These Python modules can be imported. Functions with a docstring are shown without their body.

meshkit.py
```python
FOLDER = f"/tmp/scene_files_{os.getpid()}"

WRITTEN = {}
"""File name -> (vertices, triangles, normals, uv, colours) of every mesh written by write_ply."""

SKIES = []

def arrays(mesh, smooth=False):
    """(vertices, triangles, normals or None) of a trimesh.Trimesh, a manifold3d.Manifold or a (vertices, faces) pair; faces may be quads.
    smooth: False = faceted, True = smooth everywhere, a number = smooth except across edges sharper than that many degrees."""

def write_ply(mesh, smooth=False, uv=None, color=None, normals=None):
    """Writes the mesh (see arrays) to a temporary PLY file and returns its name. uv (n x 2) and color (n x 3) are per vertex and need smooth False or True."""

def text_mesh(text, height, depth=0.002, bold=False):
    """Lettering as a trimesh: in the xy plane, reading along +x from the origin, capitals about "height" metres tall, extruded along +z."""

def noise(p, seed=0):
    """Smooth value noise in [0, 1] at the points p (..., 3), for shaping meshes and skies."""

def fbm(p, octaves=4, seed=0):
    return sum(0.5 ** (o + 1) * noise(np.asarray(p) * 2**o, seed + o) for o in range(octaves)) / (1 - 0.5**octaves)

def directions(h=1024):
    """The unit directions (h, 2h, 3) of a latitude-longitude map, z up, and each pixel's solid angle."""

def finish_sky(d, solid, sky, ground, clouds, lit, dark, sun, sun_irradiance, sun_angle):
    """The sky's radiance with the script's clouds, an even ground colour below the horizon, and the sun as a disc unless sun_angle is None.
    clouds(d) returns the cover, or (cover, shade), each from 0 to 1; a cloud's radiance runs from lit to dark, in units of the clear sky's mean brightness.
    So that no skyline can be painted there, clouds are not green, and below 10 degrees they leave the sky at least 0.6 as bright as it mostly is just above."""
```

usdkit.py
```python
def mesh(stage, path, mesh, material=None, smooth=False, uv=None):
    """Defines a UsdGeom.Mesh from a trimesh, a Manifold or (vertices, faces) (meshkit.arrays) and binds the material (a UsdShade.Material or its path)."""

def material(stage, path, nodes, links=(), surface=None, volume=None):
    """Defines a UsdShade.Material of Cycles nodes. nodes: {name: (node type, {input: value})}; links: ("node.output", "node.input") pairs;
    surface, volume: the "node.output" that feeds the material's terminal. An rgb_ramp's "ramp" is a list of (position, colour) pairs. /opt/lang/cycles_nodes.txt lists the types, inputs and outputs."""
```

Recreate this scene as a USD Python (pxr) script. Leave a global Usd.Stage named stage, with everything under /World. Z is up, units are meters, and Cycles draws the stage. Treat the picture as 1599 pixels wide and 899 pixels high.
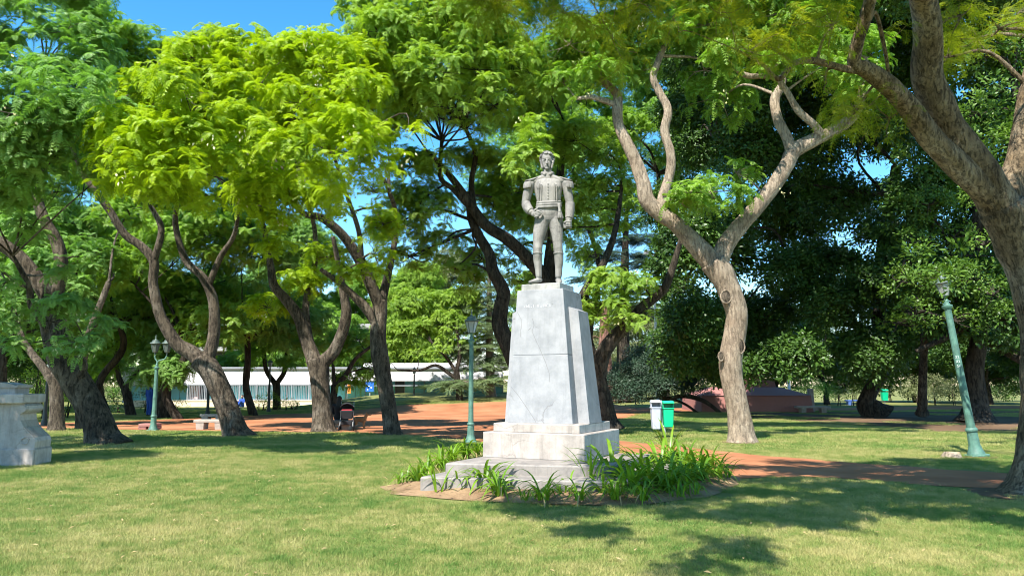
import math, random
import numpy as np
import trimesh
import manifold3d as m3
from pxr import Usd, UsdGeom, UsdLux, UsdShade, Sdf, Gf, Vt
import usdkit, meshkit

# ------------------------------------------------------------------ camera, sky, sun, exposure
stage = Usd.Stage.CreateInMemory()
UsdGeom.SetStageUpAxis(stage, UsdGeom.Tokens.z)
UsdGeom.SetStageMetersPerUnit(stage, 1.0)
UsdGeom.Xform.Define(stage, '/World')
UsdGeom.Scope.Define(stage, '/World/Looks')

W, H, F, HOR, CX, CY, EYE = 1599., 899., 1186., 600., 799.5, 449.5, 1.6
PITCH = math.atan((HOR - CY) / F)
EXPOSURE = 1.35
cam = UsdGeom.Camera.Define(stage, '/World/camera')
cam.AddTranslateOp().Set(Gf.Vec3d(0, 0, EYE))
cam.AddRotateXOp().Set(90 + math.degrees(PITCH))
cam.CreateHorizontalApertureAttr(36.0)
cam.CreateFocalLengthAttr(36.0 * F / W)
cam.CreateClippingRangeAttr(Gf.Vec2f(0.1, 5000))
cam.CreateExposureAttr(EXPOSURE)

SUN_EL, SUN_AZ = math.radians(52), math.radians(180 + 29)      # azimuth from +y clockwise: behind the camera, to the left
SUN = np.array([math.sin(SUN_AZ) * math.cos(SUN_EL), math.cos(SUN_AZ) * math.cos(SUN_EL), math.sin(SUN_EL)])
sky_mat = usdkit.material(stage, '/World/Looks/sky_look', {
    'sky': ('sky_texture', {'sky_type': 'single_scattering', 'sun_disc': False, 'sun_elevation': SUN_EL,
                            'sun_rotation': math.atan2(SUN[0], SUN[1]), 'air_density': 1.0, 'aerosol_density': 0.25, 'ozone_density': 2.2}),
    'h': ('hsv', {'saturation': 1.35, 'hue': 0.49}),
    'b': ('background_shader', {'strength': 0.12})},
    [('sky.color', 'h.color'), ('h.color', 'b.color')], surface='b.background')
dome = UsdLux.DomeLight.Define(stage, '/World/sky')
UsdShade.MaterialBindingAPI.Apply(dome.GetPrim()).Bind(sky_mat)
dome.GetPrim().SetCustomDataByKey('kind', 'structure')
sun = UsdLux.DistantLight.Define(stage, '/World/sun')
sun.CreateIntensityAttr(1.2)
sun.CreateAngleAttr(0.5)
sun.CreateNormalizeAttr(True)
sun.CreateColorAttr(Gf.Vec3f(1.0, 0.955, 0.88))
sun.AddRotateXYZOp().Set(Gf.Vec3f(math.degrees(math.pi / 2 - SUN_EL), 0, 180 - math.degrees(SUN_AZ)))

# ------------------------------------------------------------------ helpers
rng = np.random.default_rng(7)


def ray(x, y):
    a, b = (x - CX) / F, -(y - CY) / F
    return np.array([a, math.cos(PITCH) - b * math.sin(PITCH), math.sin(PITCH) + b * math.cos(PITCH)])


def at(x, y, d):
    """The point of the place that the photograph shows at x, y when it stands d metres off."""
    r = ray(x, y)
    return np.array([0, 0, EYE]) + r * (d / r[1])


def sstep(a, b, x):
    t = np.clip((np.asarray(x, float) - a) / (b - a), 0, 1)
    return t * t * (3 - 2 * t)


def gz(x, y):
    """Height of the ground: level, rising to a lawn bank in front of the far pavilion."""
    return 0.95 * sstep(43, 55, y) * sstep(-17, -8, x) * (1 - sstep(3, 9, x))


def on(x, y):
    r = ray(x, y)
    t = -EYE / r[2]
    for _ in range(30):
        p = np.array([0, 0, EYE]) + r * t
        t = (gz(p[0], p[1]) - EYE) / r[2]
    return np.array([0, 0, EYE]) + r * t


used = {}


def path_of(name, parent=None):
    base = (parent.GetPath().pathString if parent else '/World') + '/' + name
    k = used.get(base, -1) + 1
    used[base] = k
    return base if k == 0 else '%s_%03d' % (base, k)


def data(p, label=None, cat=None, group=None, kind=None):
    for k, v in (('label', label), ('category', cat), ('group', group), ('kind', kind)):
        if v:
            p.SetCustomDataByKey(k, v)
    return p


def thing(name, label, cat, loc=(0, 0, 0), rz=0, group=None, kind=None):
    x = UsdGeom.Xform.Define(stage, path_of(name))
    x.AddTranslateOp().Set(Gf.Vec3d(*map(float, loc)))
    if rz:
        x.AddRotateZOp().Set(math.degrees(rz))
    p = data(x.GetPrim(), label, cat, group, kind)
    ORIGIN[p.GetPath().pathString] = np.array(loc, float)
    return p


ORIGIN = {}


def cat_(ms):
    ms = [m for m in ms if m is not None]
    V, Fc, n = [], [], 0
    for m in ms:
        v, f, _ = meshkit.arrays(m)
        V.append(v)
        Fc.append(f + n)
        n += len(v)
    return trimesh.Trimesh(np.vstack(V), np.vstack(Fc), process=False)


def part(parent, name, m, mat, smooth=False, world=False, label=None, kind=None):
    """A mesh that is a part of PARENT; world: its points are given in world coordinates."""
    if isinstance(m, list):
        m = cat_(m)
    if world:
        v, f, _ = meshkit.arrays(m)
        key = parent.GetPath().pathString
        m = trimesh.Trimesh(v - ORIGIN.get(key, np.zeros(3)), f, process=False)
        ORIGIN_child = ORIGIN.get(key, np.zeros(3))
    g = usdkit.mesh(stage, path_of(name, parent), m, M[mat], smooth=smooth)
    if world:
        ORIGIN[g.GetPath().pathString] = ORIGIN_child
    data(g.GetPrim(), label, kind=kind)
    return g.GetPrim()


def struct(name, m, mat, smooth=False, kind='structure', label=None, cat=None):
    g = usdkit.mesh(stage, path_of(name), m, M[mat], smooth=smooth)
    return data(g.GetPrim(), label, cat, kind=kind)


def copy(src, loc, rz=0, label=None, scale=None):
    """A further thing like SRC, with SRC's parts, at another place."""
    x = UsdGeom.Xform.Define(stage, path_of(src.GetName().rstrip('0123456789').rstrip('_')))
    p = x.GetPrim()
    p.GetReferences().AddInternalReference(src.GetPath())
    x.ClearXformOpOrder()
    x.AddTranslateOp(opSuffix='place').Set(Gf.Vec3d(*map(float, loc)))
    x.AddRotateZOp(opSuffix='place').Set(math.degrees(rz))
    if scale is not None:
        x.AddScaleOp(opSuffix='place').Set(Gf.Vec3f(*([scale] * 3 if np.ndim(scale) == 0 else scale)))
    p.SetInstanceable(True)
    if label:
        p.SetCustomDataByKey('label', label)
    return p


def box(sx, sy, sz, c=(0, 0, 0), rz=0, bev=0):
    """A box that stands on c; bev: chamfer of its edges."""
    if bev:
        a = np.array([[x, y, z] for x in (-1, 1) for y in (-1, 1) for z in (-1, 1)], float)
        h = np.array([sx, sy, sz]) / 2
        pts = np.vstack([a * (h - np.eye(3)[k] * 0 - (1 - np.eye(3)[k]) * bev) for k in range(3)])
        m = trimesh.convex.convex_hull(pts)
    else:
        m = trimesh.creation.box([sx, sy, sz])
    m.apply_translation([0, 0, sz / 2])
    if rz:
        m.apply_transform(trimesh.transformations.rotation_matrix(rz, [0, 0, 1]))
    m.apply_translation(c)
    return m


def frustum(bx, by, tx, ty, z0, z1, bev=0.0):
    b = [[sx * bx, sy * by, z0] for sx in (-1, 1) for sy in (-1, 1)]
    t = [[sx * tx, sy * ty, z1] for sx in (-1, 1) for sy in (-1, 1)]
    if bev:
        q = []
        for h, v in ((b, 1), (t, -1)):
            for x, y, z in h:
                sx, sy = np.sign(x), np.sign(y)
                q += [[x - sx * bev, y, z + v * bev], [x, y - sy * bev, z + v * bev], [x - sx * bev, y - sy * bev, z]]
        return trimesh.convex.convex_hull(np.array(q))
    return trimesh.convex.convex_hull(np.array(b + t))


def lathe(profile, n=20):
    return trimesh.creation.revolve(np.array(profile, float), sections=n)


def bar(a, b, r, n=6, r2=None):
    a, b = np.array(a, float), np.array(b, float)
    return tube([a, b], [r, r if r2 is None else r2], n, smooth_path=False)


def crom(P, per):
    P = np.asarray(P, float)
    if len(P) < 3:
        n = max(per, 1)
        return np.array([P[0] + (P[-1] - P[0]) * t for t in np.linspace(0, 1, n + 1)])
    Q = np.vstack([2 * P[0] - P[1], P, 2 * P[-1] - P[-2]])
    out = []
    for i in range(1, len(Q) - 2):
        for t in np.linspace(0, 1, per, endpoint=False):
            a, b, c, d = Q[i - 1:i + 3]
            out.append(0.5 * (2 * b + (c - a) * t + (2 * a - 5 * b + 4 * c - d) * t * t + (3 * b - a - 3 * c + d) * t ** 3))
    return np.array(out + [P[-1]])


def tube(P, R, sides=8, per=5, smooth_path=True, rough=0.0, freq=2.0, seed=0, lumps=None):
    P, R = np.asarray(P, float), np.asarray(R, float)
    if smooth_path:
        PR = crom(np.c_[P, R], per)
        P, R = PR[:, :3], np.maximum(PR[:, 3], 0.002)
    T = np.gradient(P, axis=0) if len(P) > 2 else np.repeat([P[1] - P[0]], 2, 0)
    T /= np.linalg.norm(T, axis=1)[:, None] + 1e-12
    u = np.cross(T[0], [0.31, 0.77, 0.11] if abs(T[0][2]) > 0.5 else [0, 0, 1])
    u /= np.linalg.norm(u)
    ang = np.arange(sides) / sides * 2 * np.pi
    V = []
    for p, t, r in zip(P, T, R):
        u = u - t * (u @ t)
        u /= np.linalg.norm(u)
        w = np.cross(t, u)
        V.append(p + r * (np.cos(ang)[:, None] * u + np.sin(ang)[:, None] * w))
    V = np.array(V)
    if rough:
        c = P[:, None, :]
        k = meshkit.fbm(V * freq + seed * 3.7, 3, seed) - 0.5
        V = c + (V - c) * (1 + rough * 2 * k)[..., None]
    n, s = len(P), sides
    i, j = np.meshgrid(np.arange(n - 1), np.arange(s), indexing='ij')
    a, b, c_, d = i * s + j, i * s + (j + 1) % s, (i + 1) * s + (j + 1) % s, (i + 1) * s + j
    Fc = np.vstack([np.stack([a, b, c_], -1).reshape(-1, 3), np.stack([a, c_, d], -1).reshape(-1, 3)])
    V = V.reshape(-1, 3)
    V = np.vstack([V, P[0], P[-1]])
    e0, e1, L = len(V) - 2, len(V) - 1, (n - 1) * s
    Fc = np.vstack([Fc, [[e0, (k + 1) % s, k] for k in range(s)], [[e1, L + k, L + (k + 1) % s] for k in range(s)]])
    return trimesh.Trimesh(V, Fc, process=False)


def hull_chain(chain):
    """chain: [(point, radius), ...] -> one Manifold of tapered bones."""
    out = []
    for (a, ra), (b, rb) in zip(chain[:-1], chain[1:]):
        s = [m3.Manifold.sphere(float(r), 16).translate([float(q) for q in p]) for p, r in ((a, ra), (b, rb))]
        out.append(m3.Manifold.batch_hull(s))
    return m3.Manifold.batch_boolean(out, m3.OpType.Add)


def ell(c, r, rot=None):
    m = m3.Manifold.sphere(1.0, 20).scale([float(q) for q in np.broadcast_to(r, 3)])
    if rot is not None:
        m = m.rotate([float(q) for q in rot])
    return m.translate([float(q) for q in c])


def fuse(parts, edge, it=8):
    m = m3.Manifold.batch_boolean(parts, m3.OpType.Add).refine_to_length(edge)
    q = m.to_mesh()
    t = trimesh.Trimesh(q.vert_properties[:, :3], q.tri_verts, process=True)
    if it:
        trimesh.smoothing.filter_taubin(t, lamb=0.5, nu=0.53, iterations=it)
    return t


# ------------------------------------------------------------------ materials
M = {}


def mat(name, nodes, links, surface='p.BSDF'):
    M[name] = usdkit.material(stage, '/World/Looks/' + name, nodes, links, surface=surface)


def plain(name, c, rough=0.5, spec=None, metal=0, var=0.12, scale=6.0, bump=0.0, bscale=60.0, dirt=None):
    """A paint, stone or plastic with an uneven tone and fine relief."""
    c = np.array(c, float)
    n = {'g': ('geometry', {}), 'n': ('noise_texture', {'scale': scale, 'detail': 5.0, 'roughness': 0.65}),
         'r': ('rgb_ramp', {'ramp': [(0.3, tuple(c * (1 - var))), (0.7, tuple(np.minimum(c * (1 + var), 1)))]}),
         'p': ('principled_bsdf', {'roughness': rough, 'metallic': metal})}
    l = [('g.position', 'n.vector'), ('n.fac', 'r.fac'), ('r.color', 'p.base_color')]
    if bump:
        n['bn'] = ('noise_texture', {'scale': bscale, 'detail': 4.0})
        n['b'] = ('bump', {'strength': bump, 'distance': 0.02})
        l += [('g.position', 'bn.vector'), ('bn.fac', 'b.height'), ('b.normal', 'p.normal')]
    mat(name, n, l)


def leaf(name, c1, c2, trans=0.35, rough=0.45, scale=0.7, tcol=None, spec=0.35):
    """A leaf: two tones by place, a little gloss, light passing through."""
    c1, c2 = np.array(c1, float), np.array(c2, float)
    t = np.array(tcol if tcol is not None else (c1 + c2) / 2 * np.array([1.25, 1.15, 0.6]))
    mat(name, {
        'g': ('geometry', {}), 'o': ('object_info', {}),
        'n': ('noise_texture', {'scale': scale, 'detail': 3.0}),
        'n2': ('noise_texture', {'scale': 2.6, 'detail': 2.0}),
        'a': ('math', {'math_type': 'multiply_add', 'value2': 0.5}),
        'a2': ('math', {'math_type': 'multiply_add', 'value2': 0.34}),
        'r': ('rgb_ramp', {'ramp': [(0.50, tuple(c1 * 0.8)), (0.75, tuple((c1 + c2) / 2)), (1.02, tuple(c2))]}),
        'tr': ('rgb_ramp', {'ramp': [(0.50, tuple(t * 0.75)), (1.0, tuple(t * 1.15))]}),
        'p': ('principled_bsdf', {'roughness': rough, 'specular_ior_level': spec}),
        't': ('translucent_bsdf', {}),
        'm': ('mix_closure', {'fac': trans})},
        [('g.position', 'n.vector'), ('g.position', 'n2.vector'), ('n2.fac', 'a.value1'), ('n.fac', 'a.value3'), ('g.random_per_island', 'a2.value1'), ('a.value', 'a2.value3'),
         ('a2.value', 'r.fac'), ('a2.value', 'tr.fac'), ('tr.color', 't.color'),
         ('r.color', 'p.base_color'), ('p.BSDF', 'm.closure1'), ('t.BSDF', 'm.closure2')], surface='m.closure')


def bark(name, c1, c2, c3, vs=14.0, bump=0.9, fissure=0.82):
    """Bark: fissures that run up the stem, grey and brown patches."""
    mat(name, {
        'g': ('geometry', {}),
        'mp': ('mapping', {'scale': (1.0, 1.0, 0.22)}),
        'v': ('noise_texture', {'scale': vs, 'detail': 5.0, 'roughness': 0.58, 'distortion': 0.8}),
        'vr': ('rgb_ramp', {'ramp': [(0.40, (0.10, 0.10, 0.10)), (0.50, (0.6, 0.6, 0.6)), (0.60, (1, 1, 1))]}),
        'w': ('noise_texture', {'scale': 9.0, 'detail': 6.0, 'roughness': 0.7}),
        'wv': ('vector_math', {'math_type': 'multiply_add', 'vector2': (0.12, 0.12, 0.12)}),
        'n': ('noise_texture', {'scale': 1.7, 'detail': 6.0, 'roughness': 0.65}),
        'r': ('rgb_ramp', {'ramp': [(0.32, c1), (0.52, c2), (0.72, c3)]}),
        'd': ('mix_color', {'blend_type': 'multiply', 'fac': fissure}),
        'h': ('math', {'math_type': 'multiply_add', 'value2': 3.0}),
        'b': ('bump', {'strength': bump, 'distance': 0.05}),
        'p': ('principled_bsdf', {'roughness': 0.85, 'specular_ior_level': 0.2})},
        [('g.position', 'mp.vector'), ('g.position', 'w.vector'), ('w.color', 'wv.vector1'), ('mp.vector', 'wv.vector3'), ('wv.vector', 'v.vector'),
         ('v.fac', 'vr.fac'), ('g.position', 'n.vector'), ('n.fac', 'r.fac'), ('r.color', 'd.a'), ('vr.color', 'd.b'), ('d.result', 'p.base_color'),
         ('v.fac', 'h.value1'), ('w.fac', 'h.value3'), ('h.value', 'b.height'), ('b.normal', 'p.normal')])


def ground_mat(name, stops, scale=0.35, fine=40.0, bump=0.5, rough=0.95):
    mat(name, {
        'g': ('geometry', {}),
        'n': ('noise_texture', {'scale': scale, 'detail': 8.0, 'roughness': 0.62}),
        'f': ('noise_texture', {'scale': fine, 'detail': 5.0, 'roughness': 0.7}),
        'a': ('math', {'math_type': 'multiply_add', 'value2': 0.5}),
        's': ('math', {'math_type': 'subtract', 'value2': 0.25}),
        'r': ('rgb_ramp', {'ramp': stops}),
        'b': ('bump', {'strength': bump, 'distance': 0.03}),
        'p': ('principled_bsdf', {'roughness': rough, 'specular_ior_level': 0.15})},
        [('g.position', 'n.vector'), ('g.position', 'f.vector'), ('f.fac', 'a.value1'), ('n.fac', 'a.value3'), ('a.value', 's.value1'), ('s.value', 'r.fac'),
         ('r.color', 'p.base_color'), ('f.fac', 'b.height'), ('b.normal', 'p.normal')])


def stone(name, base, dark, vein, wear=0.5, vscale=1.6):
    """Weathered marble or cast stone: cloudy tone, thin veins and cracks, grime that has run down."""
    mat(name, {
        'g': ('geometry', {}), 'tc': ('texture_coordinate', {}),
        'n': ('noise_texture', {'scale': 3.2, 'detail': 8.0, 'roughness': 0.68}),
        'r': ('rgb_ramp', {'ramp': [(0.34, dark), (0.6, base)]}),
        'dv': ('noise_texture', {'scale': 2.4, 'detail': 5.0}),
        'dm': ('vector_math', {'math_type': 'multiply_add', 'vector2': (0.55, 0.55, 0.55)}),
        'v': ('voronoi_texture', {'scale': vscale, 'feature': 'distance_to_edge'}),
        'vr': ('rgb_ramp', {'ramp': [(0.0, (1, 1, 1)), (0.012, (0.35, 0.35, 0.35)), (0.03, (0, 0, 0))]}),
        'vm': ('math', {'math_type': 'multiply'}),
        'gate': ('noise_texture', {'scale': 1.3, 'detail': 2.0}),
        'gr': ('rgb_ramp', {'ramp': [(0.48, (0, 0, 0)), (0.62, (1, 1, 1))]}),
        'm1': ('mix_color', {'b': vein}),
        'st': ('mapping', {'scale': (7.0, 7.0, 0.55)}),
        'sn': ('noise_texture', {'scale': 1.6, 'detail': 6.0, 'roughness': 0.7}),
        'sr': ('rgb_ramp', {'ramp': [(0.5, (0, 0, 0)), (0.78, (wear, wear, wear))]}),
        'm2': ('mix_color', {'b': tuple(np.array(dark) * 0.55)}),
        'fn': ('noise_texture', {'scale': 55.0, 'detail': 6.0, 'roughness': 0.7}),
        'b': ('bump', {'strength': 0.35, 'distance': 0.012}),
        'p': ('principled_bsdf', {'roughness': 0.72, 'specular_ior_level': 0.3})},
        [('g.position', 'n.vector'), ('n.fac', 'r.fac'), ('g.position', 'dv.vector'), ('dv.color', 'dm.vector1'), ('g.position', 'dm.vector3'), ('dm.vector', 'v.vector'),
         ('v.distance', 'vr.fac'), ('g.position', 'gate.vector'), ('gate.fac', 'gr.fac'), ('vr.color', 'vm.value1'), ('gr.color', 'vm.value2'), ('vm.value', 'm1.fac'),
         ('r.color', 'm1.a'), ('g.position', 'st.vector'), ('st.vector', 'sn.vector'), ('sn.fac', 'sr.fac'), ('sr.color', 'm2.fac'), ('m1.result', 'm2.a'),
         ('m2.result', 'p.base_color'), ('g.position', 'fn.vector'), ('fn.fac', 'b.height'), ('b.normal', 'p.normal')])


ground_mat('lawn_earth', [(0.25, (0.10, 0.105, 0.035)), (0.5, (0.16, 0.17, 0.05)), (0.75, (0.23, 0.21, 0.085))], 0.3, 30.0)
ground_mat('brick_dust', [(0.25, (0.21, 0.082, 0.04)), (0.5, (0.34, 0.14, 0.066)), (0.8, (0.45, 0.215, 0.115))], 0.5, 60.0, 0.4)
ground_mat('bed_soil', [(0.25, (0.14, 0.085, 0.045)), (0.5, (0.26, 0.17, 0.095)), (0.8, (0.36, 0.25, 0.15))], 1.6, 30.0, 0.8)
ground_mat('bare_soil', [(0.25, (0.075, 0.05, 0.03)), (0.5, (0.13, 0.08, 0.045)), (0.8, (0.2, 0.13, 0.075))], 0.5, 25.0, 0.6)
# grass: green, dry and dark patches by place
mat('grass_blade', {
    'g': ('geometry', {}),
    'n': ('noise_texture', {'scale': 0.42, 'detail': 4.0, 'roughness': 0.6}),
    'n2': ('noise_texture', {'scale': 3.4, 'detail': 5.0, 'roughness': 0.72}),
    'n3': ('noise_texture', {'scale': 45.0, 'detail': 1.0}),
    'a': ('math', {'math_type': 'multiply_add', 'value2': 0.95}), 'a2': ('math', {'math_type': 'multiply_add', 'value2': 0.5}),
    's': ('math', {'math_type': 'subtract', 'value2': 0.72}),
    'r': ('rgb_ramp', {'ramp': [(0.24, (0.095, 0.19, 0.035)), (0.38, (0.165, 0.255, 0.055)), (0.52, (0.275, 0.305, 0.085)), (0.70, (0.46, 0.41, 0.165))]}),
    'p': ('principled_bsdf', {'roughness': 0.6, 'specular_ior_level': 0.25}),
    't': ('translucent_bsdf', {}), 'm': ('mix_closure', {'fac': 0.35})},
    [('g.position', 'n.vector'), ('g.position', 'n2.vector'), ('g.position', 'n3.vector'), ('n2.fac', 'a.value1'), ('n.fac', 'a.value3'),
     ('n3.fac', 'a2.value1'), ('a.value', 'a2.value3'), ('a2.value', 's.value1'), ('s.value', 'r.fac'), ('r.color', 'p.base_color'), ('r.color', 't.color'),
     ('p.BSDF', 'm.closure1'), ('t.BSDF', 'm.closure2')], surface='m.closure')
stone('marble', (0.295, 0.295, 0.30), (0.21, 0.215, 0.223), (0.15, 0.145, 0.145), 0.3, 1.3)
stone('cast_stone', (0.39, 0.345, 0.305), (0.26, 0.228, 0.20), (0.22, 0.19, 0.17), 0.6, 2.2)
stone('step_stone', (0.28, 0.25, 0.222), (0.175, 0.157, 0.142), (0.13, 0.12, 0.11), 0.6, 2.5)
stone('statue_stone', (0.27, 0.255, 0.23), (0.125, 0.12, 0.112), (0.08, 0.075, 0.07), 0.85, 6.0)
stone('plinth_stone', (0.36, 0.35, 0.32), (0.2, 0.195, 0.18), (0.12, 0.115, 0.11), 0.7, 4.0)
plain('crack_grey', (0.16, 0.155, 0.15), 0.9)
plain('letter_stone', (0.62, 0.62, 0.62), 0.7)
bark('bark_tan', (0.32, 0.24, 0.165), (0.47, 0.37, 0.265), (0.58, 0.48, 0.36), 17.0, 0.9, 0.6)
bark('bark_grey', (0.085, 0.068, 0.048), (0.18, 0.142, 0.102), (0.33, 0.28, 0.22), 14.0, 1.0)
bark('bark_near', (0.22, 0.145, 0.07), (0.42, 0.31, 0.19), (0.58, 0.48, 0.35), 22.0, 1.0)
bark('bark_dark', (0.05, 0.04, 0.03), (0.085, 0.068, 0.05), (0.13, 0.105, 0.08), 12.0, 1.0)
bark('bark_red', (0.20, 0.10, 0.07), (0.27, 0.14, 0.10), (0.33, 0.19, 0.14), 8.0, 0.8)
plain('cut_wood', (0.38, 0.27, 0.17), 0.9, var=0.25, scale=25)
leaf('leaf_bright', (0.18, 0.325, 0.009), (0.42, 0.53, 0.016), 0.45, tcol=(0.44, 0.60, 0.009))
leaf('leaf_lime', (0.16, 0.31, 0.03), (0.34, 0.46, 0.075), 0.44, tcol=(0.34, 0.52, 0.025))
leaf('leaf_mid', (0.13, 0.26, 0.03), (0.28, 0.42, 0.065), 0.44, tcol=(0.27, 0.50, 0.02))
leaf('leaf_blue', (0.11, 0.24, 0.05), (0.27, 0.42, 0.11), 0.42, tcol=(0.22, 0.45, 0.035))
leaf('leaf_olive', (0.11, 0.17, 0.012), (0.20, 0.25, 0.018), 0.54, tcol=(0.42, 0.49, 0.012))
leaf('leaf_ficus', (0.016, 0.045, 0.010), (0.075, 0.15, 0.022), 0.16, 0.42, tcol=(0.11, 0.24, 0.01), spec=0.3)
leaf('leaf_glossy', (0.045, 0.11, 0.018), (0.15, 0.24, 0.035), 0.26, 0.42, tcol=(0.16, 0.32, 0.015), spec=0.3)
leaf('leaf_pale', (0.15, 0.19, 0.07), (0.26, 0.28, 0.13), 0.3, tcol=(0.25, 0.30, 0.08))
leaf('leaf_cedar', (0.11, 0.18, 0.065), (0.20, 0.27, 0.11), 0.2, tcol=(0.14, 0.24, 0.05))
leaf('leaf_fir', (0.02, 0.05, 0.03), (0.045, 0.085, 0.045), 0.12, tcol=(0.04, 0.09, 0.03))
leaf('strap_leaf', (0.05, 0.16, 0.012), (0.20, 0.32, 0.02), 0.3, 0.36, scale=1.2, tcol=(0.24, 0.42, 0.012))
leaf('dry_leaf', (0.30, 0.21, 0.09), (0.45, 0.36, 0.18), 0.25, 0.7)
plain('lamp_green', (0.075, 0.165, 0.125), 0.55, var=0.4, scale=7, bump=0.3, bscale=40)
plain('iron_dark', (0.022, 0.032, 0.03), 0.5, var=0.25)
plain('white_paint', (0.72, 0.72, 0.70), 0.6, var=0.1, scale=40)
plain('lantern_roof', (0.07, 0.10, 0.085), 0.55, var=0.25)
mat('lantern_glass', {'d': ('principled_bsdf', {'base_color': (0.42, 0.45, 0.42), 'roughness': 0.25}), 't': ('transparent_bsdf', {'color': (0.9, 0.92, 0.9)}),
                      'm': ('mix_closure', {'fac': 0.45})}, [('d.BSDF', 'm.closure1'), ('t.BSDF', 'm.closure2')], surface='m.closure')
plain('bin_green', (0.0, 0.42, 0.20), 0.4, var=0.08, bump=0.05)
plain('bin_grey', (0.40, 0.43, 0.50), 0.5, var=0.1)
plain('galvanised', (0.42, 0.43, 0.43), 0.45, metal=0.4, var=0.15)
plain('white_wall', (0.76, 0.74, 0.76), 0.7, var=0.05, scale=0.6)
plain('cream_wall', (0.66, 0.56, 0.42), 0.8, var=0.12, scale=1.2)
plain('pink_wall', (0.55, 0.42, 0.42), 0.8)
plain('concrete', (0.50, 0.49, 0.46), 0.8, var=0.1, scale=1.5)
mat('teal_glass', {'p': ('principled_bsdf', {'base_color': (0.17, 0.50, 0.54), 'roughness': 0.3, 'specular_ior_level': 0.4})}, [])
mat('lantern_dark', {'p': ('principled_bsdf', {'base_color': (0.10, 0.11, 0.10), 'roughness': 0.3})}, [])
plain('terrace_grey', (0.30, 0.29, 0.27), 0.8, var=0.1, scale=1.5)
plain('dark_opening', (0.03, 0.035, 0.045), 0.4)
plain('rail_grey', (0.25, 0.27, 0.30), 0.5)
plain('granite_red', (0.30, 0.13, 0.11), 0.75, var=0.15, scale=14, bump=0.1)
plain('bench_stone', (0.33, 0.29, 0.25), 0.85, var=0.2, bump=0.3)
plain('bench_blue', (0.06, 0.12, 0.34), 0.6)
plain('banner_blue', (0.012, 0.13, 0.60), 0.6)
plain('banner_orange', (0.62, 0.20, 0.02), 0.7)
plain('yellow_plastic', (0.80, 0.55, 0.01), 0.5)
plain('skin', (0.45, 0.27, 0.19), 0.6)
plain('skin_dark', (0.25, 0.14, 0.09), 0.6)
plain('hair_dark', (0.02, 0.014, 0.01), 0.7)
plain('cloth_black', (0.012, 0.012, 0.015), 0.9)
plain('cloth_blue', (0.02, 0.07, 0.32), 0.9)
plain('cloth_white', (0.62, 0.62, 0.64), 0.9)
plain('cloth_red', (0.32, 0.03, 0.04), 0.9)
plain('rubber', (0.02, 0.02, 0.02), 0.8)
plain('dog_fur', (0.27, 0.15, 0.07), 0.95, var=0.3, scale=30)
plain('cedar_trunk', (0.20, 0.165, 0.13), 0.9, var=0.3, bump=0.8, bscale=14)
plain('pale_trunk', (0.40, 0.35, 0.28), 0.9, var=0.2, bump=0.6, bscale=14)
plain('pod_tan', (0.50, 0.46, 0.22), 0.8)

# ------------------------------------------------------------------ ground, paths, bed
import shapely
from shapely.geometry import Polygon, Point


def sheet(xs, ys, lift):
    X, Y = np.meshgrid(xs, ys, indexing='ij')
    Z = gz(X, Y) + lift
    n, k = X.shape
    i, j = np.meshgrid(np.arange(n - 1), np.arange(k - 1), indexing='ij')
    a = i * k + j
    q = np.stack([a, a + k, a + k + 1, a + 1], -1).reshape(-1, 4)
    return trimesh.Trimesh(np.stack([X, Y, Z], -1).reshape(-1, 3), np.vstack([q[:, [0, 1, 2]], q[:, [0, 2, 3]]]), process=False)


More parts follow.
